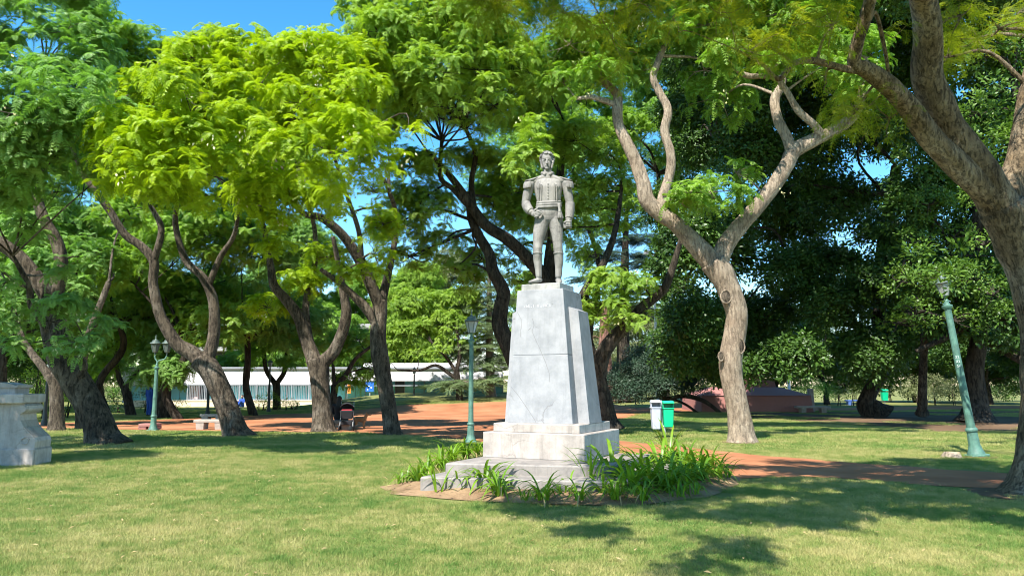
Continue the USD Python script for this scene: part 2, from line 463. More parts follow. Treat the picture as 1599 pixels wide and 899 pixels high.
def soft(poly, r=0.35, wob=0.12, step=0.25, seed=0):
    """A ground patch's outline, rounded and a little uneven."""
    p = poly.buffer(r).buffer(-2 * r).buffer(r).segmentize(step)
    c = np.array(p.exterior.coords)
    k = meshkit.fbm(np.c_[c * 0.9, np.zeros(len(c))], 3, seed) - 0.5
    k2 = meshkit.fbm(np.c_[c * 0.9 + 31, np.zeros(len(c))], 3, seed) - 0.5
    return Polygon(c + wob * 2 * np.c_[k, k2]).buffer(0)


def drape(poly, lift, edge=1.2):
    """A flat ground patch laid on the ground."""
    x0, y0, x1, y1 = poly.bounds
    parts_, V, Fc, n = [], [], [], 0
    v, f = trimesh.creation.triangulate_polygon(poly, engine='earcut')
    m = trimesh.Trimesh(np.c_[v, np.zeros(len(v))], f, process=False)
    if y1 > 42:
        q = trimesh.remesh.subdivide_to_size(m.vertices, m.faces, edge)
        m = trimesh.Trimesh(*q, process=False)
    z = m.vertices.copy()
    z[:, 2] = gz(z[:, 0], z[:, 1]) + lift
    if len(m.faces) and m.face_normals[:, 2].mean() < 0:
        m.invert()
    return trimesh.Trimesh(z, m.faces, process=False)


xs = np.unique(np.r_[-500, -200, -100, np.arange(-60, 60.1, 1.0), 100, 200, 500])
ys = np.unique(np.r_[-300, -100, -40, -10, np.arange(0, 80.1, 1.0), 120, 250, 700])
struct('lawn', sheet(xs, ys, 0.0), 'lawn_earth', smooth=True)


def gpoly(px):
    return Polygon([on(x, y)[:2] for x, y in px])


PLAZA = soft(gpoly([(40, 659), (100, 660), (180, 658), (250, 655), (330, 651.5), (400, 648), (470, 645.5), (560, 642.5), (640, 640.5), (760, 639.5), (900, 638),
                    (1000, 636), (1130, 636.5), (1300, 637), (1460, 634), (1700, 633), (1700, 637), (1500, 639), (1380, 641), (1240, 641), (1100, 641.5),
                    (1010, 645), (960, 655), (945, 672), (965, 688), (1060, 697), (1190, 711), (1330, 722), (1480, 734), (1599, 741), (1750, 752), (1750, 782),
                    (1599, 766), (1450, 757), (1330, 748), (1250, 745), (1150, 746), (1080, 742), (980, 720), (880, 705), (790, 697), (752, 690), (700, 684),
                    (640, 680), (560, 675.5), (450, 674), (330, 672.5), (240, 671.5), (140, 669), (40, 668)]), 0.2, 0.25)
struct('path', drape(PLAZA, 0.008), 'brick_dust')
BARE = [soft(Point(*on(x, y)[:2]).buffer(r_), .1, .25, seed=k) for k, (x, y, r_) in enumerate(((1620, 772, .85), (1160, 690, .55), (613, 678, .5), (505, 673, .6), (370, 681, .6), (162, 691, .8), (948, 661, .6), (1525, 712, .4), (1037, 683, .25)))]
for q_ in BARE:
    struct('worn_ground', drape(q_, 0.006), 'bare_soil')
BED = soft(Polygon([(-2.15, 12.1), (-1.85, 11.2), (-0.9, 10.75), (0.4, 10.35), (1.6, 10.25), (2.75, 11.0), (3.65, 12.2), (4.1, 13.5), (3.4, 14.6), (1.2, 15.4), (-0.6, 14.6), (-1.6, 13.3)]).buffer(-0.1), 0.3, 0.22)
bed = drape(BED.segmentize(0.3), 0.012)
bv, bf = trimesh.remesh.subdivide_to_size(bed.vertices, bed.faces, 0.22)
dist = shapely.distance(BED.exterior, shapely.points(bv[:, :2]))
bv[:, 2] += 0.10 * sstep(0, 0.5, dist) + 0.05 * sstep(0, 0.2, dist) * (meshkit.fbm(bv * 3.0, 3, 5) - 0.4)
struct('soil_bed', trimesh.Trimesh(bv, bf, process=False), 'bed_soil', smooth=True)
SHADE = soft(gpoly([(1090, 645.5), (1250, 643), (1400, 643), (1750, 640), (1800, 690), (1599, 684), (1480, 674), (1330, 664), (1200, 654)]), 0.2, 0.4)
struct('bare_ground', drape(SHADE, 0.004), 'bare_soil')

# ------------------------------------------------------------------ monument: steps, pedestal, statue
YAW = math.radians(25.66)
PC = np.array([0.707, 13.227])
ped = thing('pedestal', 'tall tapered grey marble pedestal on stepped base under the statue', 'pedestal', (PC[0], PC[1], 0), -YAW)
to_local = lambda P: (np.asarray(P, float) - PC) @ np.array([[math.cos(YAW), math.sin(YAW)], [-math.sin(YAW), math.cos(YAW)]])


def rounded_step(fl, fr, br, r, z0, z1, bev=0.02):
    fl, fr, br = map(np.array, (fl, fr, br))
    bl = fl + br - fr
    u, v = (fl - fr) / np.linalg.norm(fl - fr), (br - fr) / np.linalg.norm(br - fr)
    a, b = fr + u * r, fr + v * r
    arc = [(1 - t) ** 2 * a + 2 * t * (1 - t) * fr + t * t * b for t in np.linspace(0, 1, 12)]
    p = Polygon(to_local(np.array([fl, *arc, br, bl]))).buffer(-0.03).buffer(0.03)
    big = trimesh.creation.extrude_polygon(p, z1 - z0 - bev, engine='earcut')
    big.apply_translation([0, 0, z0])
    c = np.array(p.exterior.coords)[:-1]
    q = np.array(p.buffer(-bev).exterior.coords)[:-1]
    top = trimesh.creation.extrude_polygon(p.buffer(-bev), 0.004, engine='earcut')
    top.apply_translation([0, 0, z1 - 0.004])
    lip = trimesh.convex.convex_hull(np.vstack([np.c_[c, np.full(len(c), z1 - bev)], np.c_[q, np.full(len(q), z1)]]))
    return cat_([big, lip])


part(ped, 'step', rounded_step((-1.36, 11.42), (1.70, 10.78), (2.95, 13.5), 0.75, -0.05, 0.255), 'step_stone', label='lower worn stone step half sunk in the planting bed')
part(ped, 'step', rounded_step((-1.03, 11.84), (1.38, 11.33), (2.42, 13.42), 0.6, 0.25, 0.412), 'step_stone', label='upper stone step with rounded corner')
part(ped, 'base_block', frustum(0.895, 0.895, 0.893, 0.893, 0.409, 0.824, 0.012), 'cast_stone')
part(ped, 'base_block', frustum(0.766, 0.766, 0.764, 0.764, 0.821, 0.966, 0.012), 'cast_stone')


def lean(m):
    v = np.array(m.vertices)
    v[:, 0] += -0.055 * (v[:, 2] - 0.963) / 2.24
    return trimesh.Trimesh(v, m.faces, process=False)


def shaft_at(z):
    return 0.582 + (0.425 - 0.582) * (z - 0.966) / (3.206 - 0.966)


zj = 2.095
part(ped, 'shaft_block', lean(frustum(shaft_at(0.963), shaft_at(0.963), shaft_at(zj - .004), shaft_at(zj - .004), 0.963, zj - 0.004, 0.006)), 'marble')
part(ped, 'shaft_block', lean(frustum(shaft_at(zj), shaft_at(zj), shaft_at(3.206), shaft_at(3.206), zj, 3.206, 0.006)), 'marble')
# the buttress on the right-hand face, with a sloping top; its twin on the face that is turned away
for sx in (1, -1):
    q = []
    for z, o in ((0.964, 0.19), (2.93, 0.17)):
        s = shaft_at(z)
        q += [[sx * (s - 0.05), y * s * 0.56, z] for y in (-1, 1)] + [[sx * (s + o), y * s * 0.53, z - (0.09 if z > 2 else 0)] for y in (-1, 1)]
    part(ped, 'buttress', lean(trimesh.convex.convex_hull(np.array(q))), 'marble')
part(ped, 'plinth', box(0.72, 0.66, 0.118, (-0.075, -0.02, 3.203), bev=0.008), 'plinth_stone')
# worn raised lettering near the top of the front face, no longer legible: only stubs of strokes are left
g = np.random.default_rng(3)
marks = []
for row, (z, x0, x1) in enumerate(((2.93, -0.29, 0.25),)):
    x = x0
    while x < x1:
        wl = g.uniform(0.022, 0.036)
        if g.random() > 0.16:
            y = -shaft_at(z) - 0.0015
            for q in range(g.integers(1, 4)):
                if g.random() < 0.6:
                    marks.append(box(0.006, 0.006, g.uniform(0.02, 0.045), (x - 0.048 + q * wl / 3, y, z - 0.022)))
                else:
                    marks.append(box(wl * 0.6, 0.006, 0.006, (x - 0.048 + wl / 3, y, z - 0.022 + g.choice([0, 0.018, 0.036]))))
        x += wl + 0.014
part(ped, 'lettering', marks, 'letter_stone', kind='stuff')
# cracks in the marble front: thin dark filled lines
nf = np.array([-math.sin(YAW), -math.cos(YAW), (0.582 - 0.425) / 2.24])
nf /= np.linalg.norm(nf)
f0 = PC + shaft_at(0.966) * np.array([-math.sin(YAW), -math.cos(YAW)])
f0 = np.array([f0[0], f0[1], 0.966])
eye = np.array([0, 0, EYE])


def on_face(x, y):
    r = ray(x, y)
    return eye + r * (((f0 - eye) @ nf) / (r @ nf)) + nf * 0.0005


cr = []
for line, w in (([(831, 497), (834, 508), (831, 516), (835, 527), (846, 551), (852, 566), (858, 585), (858, 596)], .0035), ([(797.5, 603), (806, 613), (815, 625), (825, 640), (833, 652), (837, 659)], .0045),
                ([(807, 486), (812, 495), (815, 503), (813, 518), (813.5, 526)], .003), ([(829, 512), (825, 515)], .004), ([(836, 510), (841, 512)], .003)):
    q = crom(np.array([on_face(*p_) for p_ in line]), 4)
    q += np.cross(nf, [0, 0, 1]) * (meshkit.fbm(q * 40, 2, 3) - .5)[:, None] * .012
    cr.append(tube(q, [w * .8] * len(q), 4, 1, smooth_path=False))
cl_ = cat_(cr)
v_ = np.array(cl_.vertices)
part(ped, 'crack', trimesh.Trimesh(np.c_[to_local(v_[:, :2]), v_[:, 2]], cl_.faces, process=False), 'crack_grey', kind='stuff')

SD = 13.16


def S(x, y, dd=0.0):
    return at(x, y, SD + dd)


U = SD / F
st = thing('statue', 'grey statue of an officer in epaulettes and high boots on the pedestal', 'statue', S(856, 441))


def px(c, r, dd=0.0, rot=None):
    return ell(S(c[0], c[1], dd), np.array(r) * U, rot)


def chain(*q):
    return hull_chain([(S(x, y, d), r * U) for x, y, d, r in q])


def hull_of(*m):
    return m3.Manifold.batch_hull(list(m))


B = []
chest = px((855.8, 294), (22.6, 13.5, 12))
B += [hull_of(chest, px((855.6, 284.5), (23, 10.5, 6))), hull_of(chest, px((857, 317), (18.6, 12, 8))),
      hull_of(px((857, 317), (18.6, 12, 8)), px((857, 331), (20.0, 12.8, 8), 0.01), px((857, 342), (22.6, 12.8, 10), 0.02)),
      px((857, 330), (13, 5, 13), -0.08), px((847, 292), (9.5, 5, 8), -0.08), px((865, 292), (9.5, 5, 8), -0.08)]
# trapezius and neck
B += [hull_of(px((832, 284), (6, 6, 4)), px((848, 276.5), (5, 6.5, 4)), px((862, 276.5), (5, 6.5, 4)), px((880, 283), (6, 6, 4))), chain((855, 280, 0.01, 9), (854.6, 264, 0.0, 7.2))]
# arms: his right hand on the sash, his left arm hanging
B += [chain((828.5, 287, 0.0, 7.8), (823.5, 303, 0.02, 7.4), (820.8, 316, 0.03, 6.5)), chain((820.8, 317, 0.03, 6.4), (824, 324, -0.03, 6.6), (829.5, 331, -0.09, 5.0)),
      chain((884, 287, 0.0, 7.8), (887.5, 304, 0.02, 7.3), (889.8, 318, 0.02, 6.4)), chain((889.8, 318, 0.02, 6.5), (889.8, 330, -0.01, 6.3), (888, 343, -0.05, 5.0))]
# legs
B += [chain((846.5, 346, 0.02, 12.2), (842.5, 363, 0.0, 10.6), (840.2, 380, -0.02, 7.9), (839.6, 388, -0.03, 7.6)),
      chain((839.6, 388, -0.03, 7.4), (839.5, 398, -0.02, 7.3), (839.8, 407, 0.01, 7.1), (840.6, 420, 0.01, 5.4), (841.4, 431, 0.0, 4.9)),
      chain((867, 346, 0.0, 11.8), (869.6, 363, -0.02, 9.6), (871.0, 380, -0.04, 7.7), (871.4, 388, -0.05, 7.5)),
      chain((871.4, 388, -0.05, 7.4), (872.6, 398, -0.04, 7.4), (873, 408, -0.02, 7.1), (872.6, 420, -0.01, 5.7), (872.2, 431, -0.02, 5.2)),
      px((840.2, 386), (4.6, 4, 5), -0.07), px((871.5, 386), (4.6, 4, 5), -0.09)]
# boots' feet
B += [hull_of(px((842, 437), (5, 5.5, 4.2), 0.02), px((836, 438.5), (4.6, 5.0, 3.6), -0.05), px((829, 440.2), (4.0, 4.6, 2.2), -0.12)),
      hull_of(px((872.3, 437), (5, 5.5, 4.4), 0.03), px((872.8, 439), (5.0, 5.2, 3.4), -0.09), px((873.2, 440.8), (4.3, 4.4, 2.2), -0.2))]
# hand on the sash: palm, four fingers, thumb
B += [px((834.5, 334.2), (5.2, 3.0, 4.2), -0.13, (0, -12, 0))]
for k in range(4):
    y0 = 331.2 + 2.25 * k
    ln = (9.5, 10.5, 10, 8)[k]
    B.append(chain((835.5, y0 + 0.6, -0.15, 1.45), (835.5 + ln * .55, y0 - 0.9, -0.185 + .004 * k, 1.35), (835.5 + ln, y0 - 2.6, -0.165, 1.1)))
B.append(chain((832.5, 331.5, -0.13, 1.7), (835.5, 327.6, -0.15, 1.5), (839.0, 325.4, -0.15, 1.2)))
# closed left hand
B += [px((887.4, 349.0), (4.6, 4.6, 4.8), -0.06)]
for k in range(4):
    y0 = 345.8 + 2.3 * k
    B.append(chain((891.6, y0, -0.06, 1.6), (889.6, y0 + .2, -0.125, 1.55), (884.6, y0 + .5, -0.13, 1.4), (882.2, y0 + .4, -0.085, 1.2)))
B.append(chain((888, 344.4, -0.10, 1.7), (884.5, 345.4, -0.13, 1.5), (881.2, 347.2, -0.13, 1.3)))
# head: skull, jaw, brow, nose, lips, chin, ears
hd = [px((854.2, 248.5), (9.6, 11.2, 10.6), 0.02), hull_of(px((854.1, 253), (9.2, 8.5, 7), -0.02), px((854, 261.2), (6.2, 5, 3.6), -0.055)),
      px((854, 262.8), (3.0, 2.6, 2.4), -0.095)]
face = m3.Manifold.batch_boolean(hd, m3.OpType.Add)
for sx in (-1, 1):
    face = face - px((854 + sx * 3.9, 250.6), (2.6, 2.4, 1.7), -0.122)
face = m3.Manifold.batch_boolean([face, px((850.1, 250.9), (1.9, 1.6, 1.25), -0.098), px((857.9, 250.9), (1.9, 1.6, 1.25), -0.098),
                                  hull_of(px((854, 249.5), (1.0, 1.2, 0.8), -0.118), px((854, 255.4), (1.75, 1.8, 1.1), -0.135)),
                                  px((850.2, 248.0), (3.2, 1.5, 0.9), -0.112, (0, 8, 0)), px((857.8, 248.0), (3.2, 1.5, 0.9), -0.112, (0, -8, 0)),
                                  px((854, 258.4), (2.9, 1.3, 0.7), -0.108), px((854, 260.0), (2.5, 1.4, 0.75), -0.106),
                                  px((844.4, 252.5), (1.5, 2.2, 3.2), 0.02), px((863.8, 252.5), (1.5, 2.2, 3.2), 0.02)], m3.OpType.Add)
fine_head = fuse([face], 0.011, 3)
body = fuse(B, 0.016, 8)
part(st, 'body', body, 'statue_stone', smooth=60, world=True)
part(st, 'head', fine_head, 'statue_stone', smooth=60, world=True)
bv = body.vertices


def front(x, y):
    """The point of the body's front that the camera sees at x, y."""
    best = None
    r = ray(x, y)
    r /= np.linalg.norm(r)
    o = np.array([0, 0, EYE])
    d = bv - o
    t = d @ r
    off = np.linalg.norm(d - t[:, None] * r, axis=1)
    k = np.where(off < 2.2 * U)[0]
    return o + r * (t[k].min() if len(k) else np.linalg.norm(S(x, y) - o))


hair = []
g = np.random.default_rng(11)
for k in range(150):
    d = g.normal(size=3)
    d /= np.linalg.norm(d)
    if d[1] < -0.35 and d[2] < 0.52 or d[2] < -0.55:
        continue
    p = S(854.2, 248.5, 0.02) + d * np.array([11.0, 12.0, 11.6]) * U
    s = trimesh.creation.icosphere(1, g.uniform(1.5, 2.7) * U)
    s.apply_scale([1, 1, 0.75])
    s.apply_translation(p)
    hair.append(s)
for sx in (-1, 1):
    for k in range(9):
        s = trimesh.creation.icosphere(1, g.uniform(1.3, 1.9) * U)
        s.apply_translation(S(854 + sx * (9.5 - 0.25 * k), 252 + 1.25 * k, -0.045 - 0.004 * k))
        hair.append(s)
part(st, 'hair', hair, 'statue_stone', smooth=True, world=True)
# high collar
col = []
for sx in (-1, 1):
    col.append(tube([S(854.8, 273, 0.08), S(854.8 + sx * 6.6, 271.5, 0.04), S(854.8 + sx * 7, 270.5, -0.03), S(854.8 + sx * 2.6, 272.8, -0.085)], [3.2 * U, 3.4 * U, 3.2 * U, 2.2 * U], 8, 4))
part(st, 'collar', col, 'statue_stone', smooth=True, world=True)
for sx, cx, cy in ((-1, 829.5, 281.5), (1, 883.5, 280.8)):
    top = hull_of(px((cx - sx * 10, cy - 3.2), (4.5, 6.0, 1.4)), px((cx + sx * 3.5, cy + 1.8), (7.2, 9.4, 1.8)))
    q = top.to_mesh()
    ep = part(st, 'epaulette', trimesh.Trimesh(q.vert_properties[:, :3], q.tri_verts, process=True), 'statue_stone', smooth=50, world=True)
    fr = []
    for k in range(30):
        a = math.radians(-100 + 200 * k / 29)
        c = np.array([cx + sx * (3.0 + 7.0 * math.cos(a)), cy + 1.6])
        dd = 8.8 * U * math.sin(a)
        c[1] += 1.6 * math.cos(a)
        fr.append(tube([S(c[0], c[1], dd), S(c[0] + sx * 1.6 * math.cos(a), c[1] + 4.5, dd * 1.08), S(c[0] + sx * 2.2 * math.cos(a), c[1] + 9.5, dd * 1.14)], [0.95 * U, 1.05 * U, 0.8 * U], 5, 2))
    part(ep, 'fringe', fr, 'statue_stone', smooth=True, world=True, kind='stuff')
# embroidery on the coat front: two leafy bands and a row of buttons
em = []
for x0, lean in ((843.5, -0.03), (867.6, 0.02)):
    for k in range(17):
        y = 288 + 1.75 * k
        for j in (-1.7, 1.7):
            p = front(x0 + lean * (k - 8) * 2 + j, y + 0.4 * j)
            s = trimesh.creation.icosphere(1, 1.0)
            s.apply_scale(np.array([1.55, 0.7, 0.75]) * U)
            s.apply_transform(trimesh.transformations.rotation_matrix(math.radians(35 * np.sign(j)), [0, 1, 0]))
            s.apply_translation(p + [0, -0.3 * U, 0])
            em.append(s)
part(st, 'coat_embroidery', em, 'statue_stone', smooth=True, world=True, kind='stuff')
for k in range(6):
    s = trimesh.creation.icosphere(1, 1.0 * U)
    s.apply_translation(front(855.6, 287 + 4.6 * k))
    part(st, 'button', s, 'statue_stone', smooth=True, world=True)
# sash in three folds, knot and hanging tassel
sash = []
for k, (yy, rx, ry) in enumerate(((315.6, 17.6, 12.2), (319.0, 18.2, 12.9), (322.6, 18.7, 13.3))):
    ring = [S(857 + rx * math.cos(a), yy + 1.6 * math.sin(a) * 0 - 0.05 * rx * math.cos(a), ry * U * math.sin(a)) for a in np.linspace(0, 2 * math.pi, 33)]
    sash.append(tube(ring, [2.25 * U] * 33, 8, 1))
part(st, 'sash', sash, 'statue_stone', smooth=True, world=True)
tas = [tube([S(872.6, 318, -0.13), S(873.6, 327, -0.15), S(874.2, 331, -0.15)], [2.6 * U, 2.1 * U, 3.0 * U], 8, 3)]
for k in range(9):
    a = k / 9 * 2 * math.pi
    tas.append(tube([S(874.2 + 1.6 * math.cos(a), 330.5, -0.15 + 1.6 * U * math.sin(a)), S(875.0 + 4.0 * math.cos(a), 340.5, -0.14 + 3.4 * U * math.sin(a))], [1.2 * U, 1.4 * U], 6, 3))
part(st, 'tassel', tas, 'statue_stone', smooth=True, world=True)
# cuffs, boot tops, the gloves in the closed hand, coat tails behind
part(st, 'cuff', tube([S(821.3, 318.5, 0.02), S(824.2, 325, -0.035), S(828.6, 330, -0.08)], [7.5 * U, 7.6 * U, 6.6 * U], 14, 3), 'statue_stone', smooth=50, world=True)
part(st, 'cuff', tube([S(889.9, 317.5, 0.02), S(889.9, 329, -0.01), S(888.6, 341, -0.045)], [7.6 * U, 7.4 * U, 6.4 * U], 14, 3), 'statue_stone', smooth=50, world=True)
for x, dd in ((839.6, -0.02), (872.2, -0.04)):
    ring = [S(x + 7.7 * math.cos(a), 395.8 - 1.4 * max(0, -math.sin(a)) , dd + 7.6 * U * math.sin(a)) for a in np.linspace(0, 2 * math.pi, 25)]
    part(st, 'boot_top', tube(ring, [0.95 * U] * 25, 6, 1), 'statue_stone', smooth=True, world=True)
gl = hull_of(px((880.6, 350.5), (1.6, 2.6, 3.6), -0.09), px((890.5, 355.2), (2.6, 2.6, 1.6), -0.05), px((883, 355.6), (3, 2.4, 1.4), -0.1))
q = gl.to_mesh()
part(st, 'gloves', trimesh.Trimesh(q.vert_properties[:, :3], q.tri_verts, process=True), 'statue_stone', smooth=50, world=True)
tl = []
for sx in (-1, 1):
    q = hull_of(px((857 + sx * 9, 335), (9, 2.0, 4), 0.15), px((857 + sx * 8, 372), (6, 1.6, 4), 0.17)).to_mesh()
    tl.append(trimesh.Trimesh(q.vert_properties[:, :3], q.tri_verts, process=True))
part(st, 'coat_tails', tl, 'statue_stone', smooth=50, world=True)

# ------------------------------------------------------------------ foliage pieces, shared by all the crowns
def pinna(o, d, up, ln, w, fold=0.15):
    """One narrow leaflet: two triangles each side of a folded midrib, pointed at the end."""
    s = np.cross(d, up)
    s /= np.linalg.norm(s) + 1e-9
    m = o + d * ln * 0.45
    return [o, m + s * w / 2 + up * w * fold, o + d * ln - up * ln * 0.10, m - s * w / 2 + up * w * fold]


QF = np.array([[0, 1, 2], [0, 2, 3]])


def fern_spray(seed, fronds=7, ln=0.46, pairs=9, pw=0.024, pl=0.10, fine=False):
    """A twig end with a rosette of feathery drooping leaves."""
    g = np.random.default_rng(seed)
    V = []
    for k in range(fronds):
        a = 2 * math.pi * (k + g.uniform(-0.3, 0.3)) / fronds
        out = np.array([math.cos(a), math.sin(a), 0])
        L = ln * g.uniform(0.75, 1.15)
        rise, drop = g.uniform(0.0, 0.7), g.uniform(0.25, 1.0)
        base = np.array([0, 0, g.uniform(-0.10, 0.05)])
        for i in range(pairs):
            t = (i + 0.8) / pairs
            p = base + out * L * t * (1 - 0.25 * t) + np.array([0, 0, 1]) * L * (rise * t - drop * t * t)
            tan = out * (1 - 0.5 * t) + np.array([0, 0, 1]) * (rise - 2 * drop * t)
            tan /= np.linalg.norm(tan)
            side = np.cross(tan, [0, 0, 1])
            side /= np.linalg.norm(side) + 1e-9
            up = np.cross(side, tan)
            size = pl * (0.55 + 0.9 * math.sin(math.pi * min(1, 0.18 + 0.8 * t)) * 0.6) * g.uniform(0.85, 1.1)
            for s in (-1, 1):
                d = side * s * 0.85 + tan * 0.55 - up * g.uniform(0.0, 0.25)
                d /= np.linalg.norm(d)
                if not fine:
                    V.append(pinna(p, d, up, size, pw * g.uniform(0.8, 1.2)))
                else:
                    m = 7
                    sd = np.cross(d, up)
                    for j in range(m):
                        q = p + d * size * (j + 0.5) / m - up * size * 0.10 * (j / m) ** 2
                        for s2 in (-1, 1):
                            V.append(pinna(q, sd * s2 * 0.9 + d * 0.5, up, 0.014, 0.0062))
        tip = base + out * L * 0.75 + np.array([0, 0, 1]) * L * (rise - drop)
        V.append(pinna(tip - out * 0.03, out * 0.8 - np.array([0, 0, 0.6]), np.array([0, 0, 1.0]), pl * 0.8, pw))
        sd_ = np.cross(out, [0, 0, 1]) * 0.0035
        curve = [base + out * L * t * (1 - 0.25 * t) + np.array([0, 0, 1]) * L * (rise * t - drop * t * t) for t in (0, .33, .66, 1)]
        for c0, c1 in zip(curve[:-1], curve[1:]):                   # the stalk
            V.append([c0 - sd_, c1 - sd_, c1 + sd_, c0 + sd_])
    V = np.array(V)
    n = len(V)
    return trimesh.Trimesh(V.reshape(-1, 3), (np.arange(n)[:, None, None] * 4 + QF[None]).reshape(-1, 3), process=False)


def broad_spray(seed, n=16, ln=0.15, w=0.062, spread=0.26):
    """A leafy shoot of oval leaves set round its tip."""
    g = np.random.default_rng(seed)
    V, Fc = [], []
    for k in range(n):
        a, e = g.uniform(0, 2 * math.pi), g.uniform(-0.5, 0.85)
        d = np.array([math.cos(a) * math.cos(e), math.sin(a) * math.cos(e), math.sin(e)])
        o = d * g.uniform(0.02, spread) + np.array([0, 0, g.uniform(-.08, .08)])
        up = np.array([0, 0, 1.0]) + g.normal(size=3) * 0.45
        up -= d * (up @ d)
        up /= np.linalg.norm(up)
        s = np.cross(d, up)
        L, ww = ln * g.uniform(0.7, 1.2), w * g.uniform(0.8, 1.15)
        pts = [o, o + d * L * .3 + s * ww * .45 + up * ww * .12, o + d * L * .68 + s * ww * .42 + up * ww * .08, o + d * L - up * L * .12,
               o + d * L * .68 - s * ww * .42 + up * ww * .08, o + d * L * .3 - s * ww * .45 + up * ww * .12]
        b = len(V)
        V += pts
        Fc += [[b, b + 1, b + 5], [b + 1, b + 2, b + 4], [b + 1, b + 4, b + 5], [b + 2, b + 3, b + 4]]
    return trimesh.Trimesh(np.array(V), np.array(Fc), process=False)


def needle_spray(seed, droop=0.5, ln=0.7):
    """A flat conifer branchlet: side shoots set with tufts of needles that hang at the tips."""
    g = np.random.default_rng(seed)
    V = []
    for k in range(13):
        t = k / 12
        p = np.array([ln * t, 0, -droop * ln * t * t * 0.5])
        for s in (-1, 1):
            L = 0.24 * (1 - 0.65 * t) * g.uniform(0.8, 1.2)
            for j in range(5):
                q = p + np.array([0.3, s * 0.9, 0]) * L * (j + 0.6) / 5 - np.array([0, 0, droop * 0.5 * L * (j / 5) ** 2])
                for r in range(2):
                    d = np.array([g.uniform(-.5, 1), s * g.uniform(0.1, 1), g.uniform(-1.0, 0.3)])
                    d /= np.linalg.norm(d)
                    V.append(pinna(q, d, np.array([0.2, 0, 1.0]), 0.075, 0.014))
    V = np.array(V)
    n = len(V)
    return trimesh.Trimesh(V.reshape(-1, 3), (np.arange(n)[:, None, None] * 4 + QF[None]).reshape(-1, 3), process=False)


SPRAYS = {'fern': [fern_spray(s, fronds=6 + s % 2, pairs=9, pw=0.036, pl=0.10, ln=0.43) for s in range(5)],
          'small': [fern_spray(20 + s, fronds=8, ln=0.36, pairs=7, pw=0.034, pl=0.08) for s in range(3)],
          'fine': [fern_spray(40 + s, fronds=6, ln=0.46, pairs=9, pl=0.085, fine=True) for s in range(3)],
          'broad': [broad_spray(60 + s) for s in range(4)],
          'tiny': [broad_spray(80 + s, 26, 0.075, 0.038, 0.26) for s in range(3)],
          'needle': [needle_spray(90 + s) for s in range(3)]}
FULL = {'fern': 5.6, 'small': 5.6, 'fine': 4.6, 'broad': 9.5, 'tiny': 4.0, 'needle': 3.2}   # how full the crowns are
PROTO = {}
CROWNS = []


def crown_of(parent, kind, look, P, N, scale, droop=None, name='crown'):
    """All of a crown's leafy shoots: positions P, the direction N that each shoot's top points to, sizes."""
    pi = UsdGeom.PointInstancer.Define(stage, path_of(name, parent))
    prim = pi.GetPrim()
    key = (kind, look)
    if key not in PROTO:
        PROTO[key] = []
        for k, m in enumerate(SPRAYS[kind]):
            q = usdkit.mesh(stage, prim.GetPath().pathString + '/leafy_shoot' + ('' if k == 0 else '_%03d' % k), m, M[look], smooth=False)
            PROTO[key].append(q.GetPath())
    for q in PROTO[key]:
        pi.CreatePrototypesRel().AddTarget(q)
    n = len(P)
    o = ORIGIN.get(parent.GetPath().pathString, np.zeros(3))
    N = N / (np.linalg.norm(N, axis=1, keepdims=True) + 1e-9)
    yaw = rng.uniform(0, 2 * math.pi, n)
    if kind == 'needle':                                            # branchlets point outward
        yaw = np.arctan2(N[:, 1], N[:, 0]) + rng.normal(0, .5, n)
        N = np.c_[rng.normal(0, .12, (n, 2)), np.ones(n)]
    ax = np.stack([-N[:, 1], N[:, 0], np.zeros(n)], 1)              # turns z to N
    c = np.clip(N[:, 2], -0.999, 1)
    w = np.sqrt((1 + c) / 2)
    xyz = ax / (2 * w)[:, None]
    q1 = np.c_[w, xyz]
    q2 = np.c_[np.cos(yaw / 2), np.zeros((n, 2)), np.sin(yaw / 2)]
    a, b = q1.T, q2.T
    q = np.stack([a[0] * b[0] - a[3] * b[3], a[1] * b[0] + a[2] * b[3], a[2] * b[0] - a[1] * b[3], a[0] * b[3] + a[3] * b[0]], 1)
    q /= np.linalg.norm(q, axis=1, keepdims=True)
    pi.CreatePositionsAttr(Vt.Vec3fArray.FromNumpy((P - o).astype(np.float32)))
    pi.CreateOrientationsAttr(Vt.QuathArray([Gf.Quath(float(x[0]), float(x[1]), float(x[2]), float(x[3])) for x in q]))
    pi.CreateScalesAttr(Vt.Vec3fArray.FromNumpy(np.repeat(np.asarray(scale)[:, None], 3, 1).astype(np.float32)))
    pi.CreateProtoIndicesAttr(Vt.IntArray.FromNumpy(rng.integers(0, len(PROTO[key]), n).astype(np.int32)))
    data(prim, kind='stuff')
    return prim


def clump_points(c, r, dens, gap=0.40, seed=0, shell=0.45):
    """Places for shoots in a leafy clump: fuller towards its outside and top, with gaps."""
    n = max(8, int(dens * 4.19 * r[0] * r[1] * r[2]))
    d = rng.normal(size=(n, 3))
    d /= np.linalg.norm(d, axis=1, keepdims=True)
    d[:, 2] = np.where(rng.random(n) < 0.35, np.abs(d[:, 2]), d[:, 2])
    rad = (shell + (1 - shell) * rng.random(n)) ** 0.8
    wob = 0.72 + 0.56 * meshkit.fbm(d * 1.7 + np.asarray(c) * 0.37, 2, 3)
    P = np.asarray(c) + d * rad[:, None] * wob[:, None] * np.asarray(r)
    keep = meshkit.fbm(P * 1.6, 2, 9) > gap + 0.03
    return P[keep], d[keep]


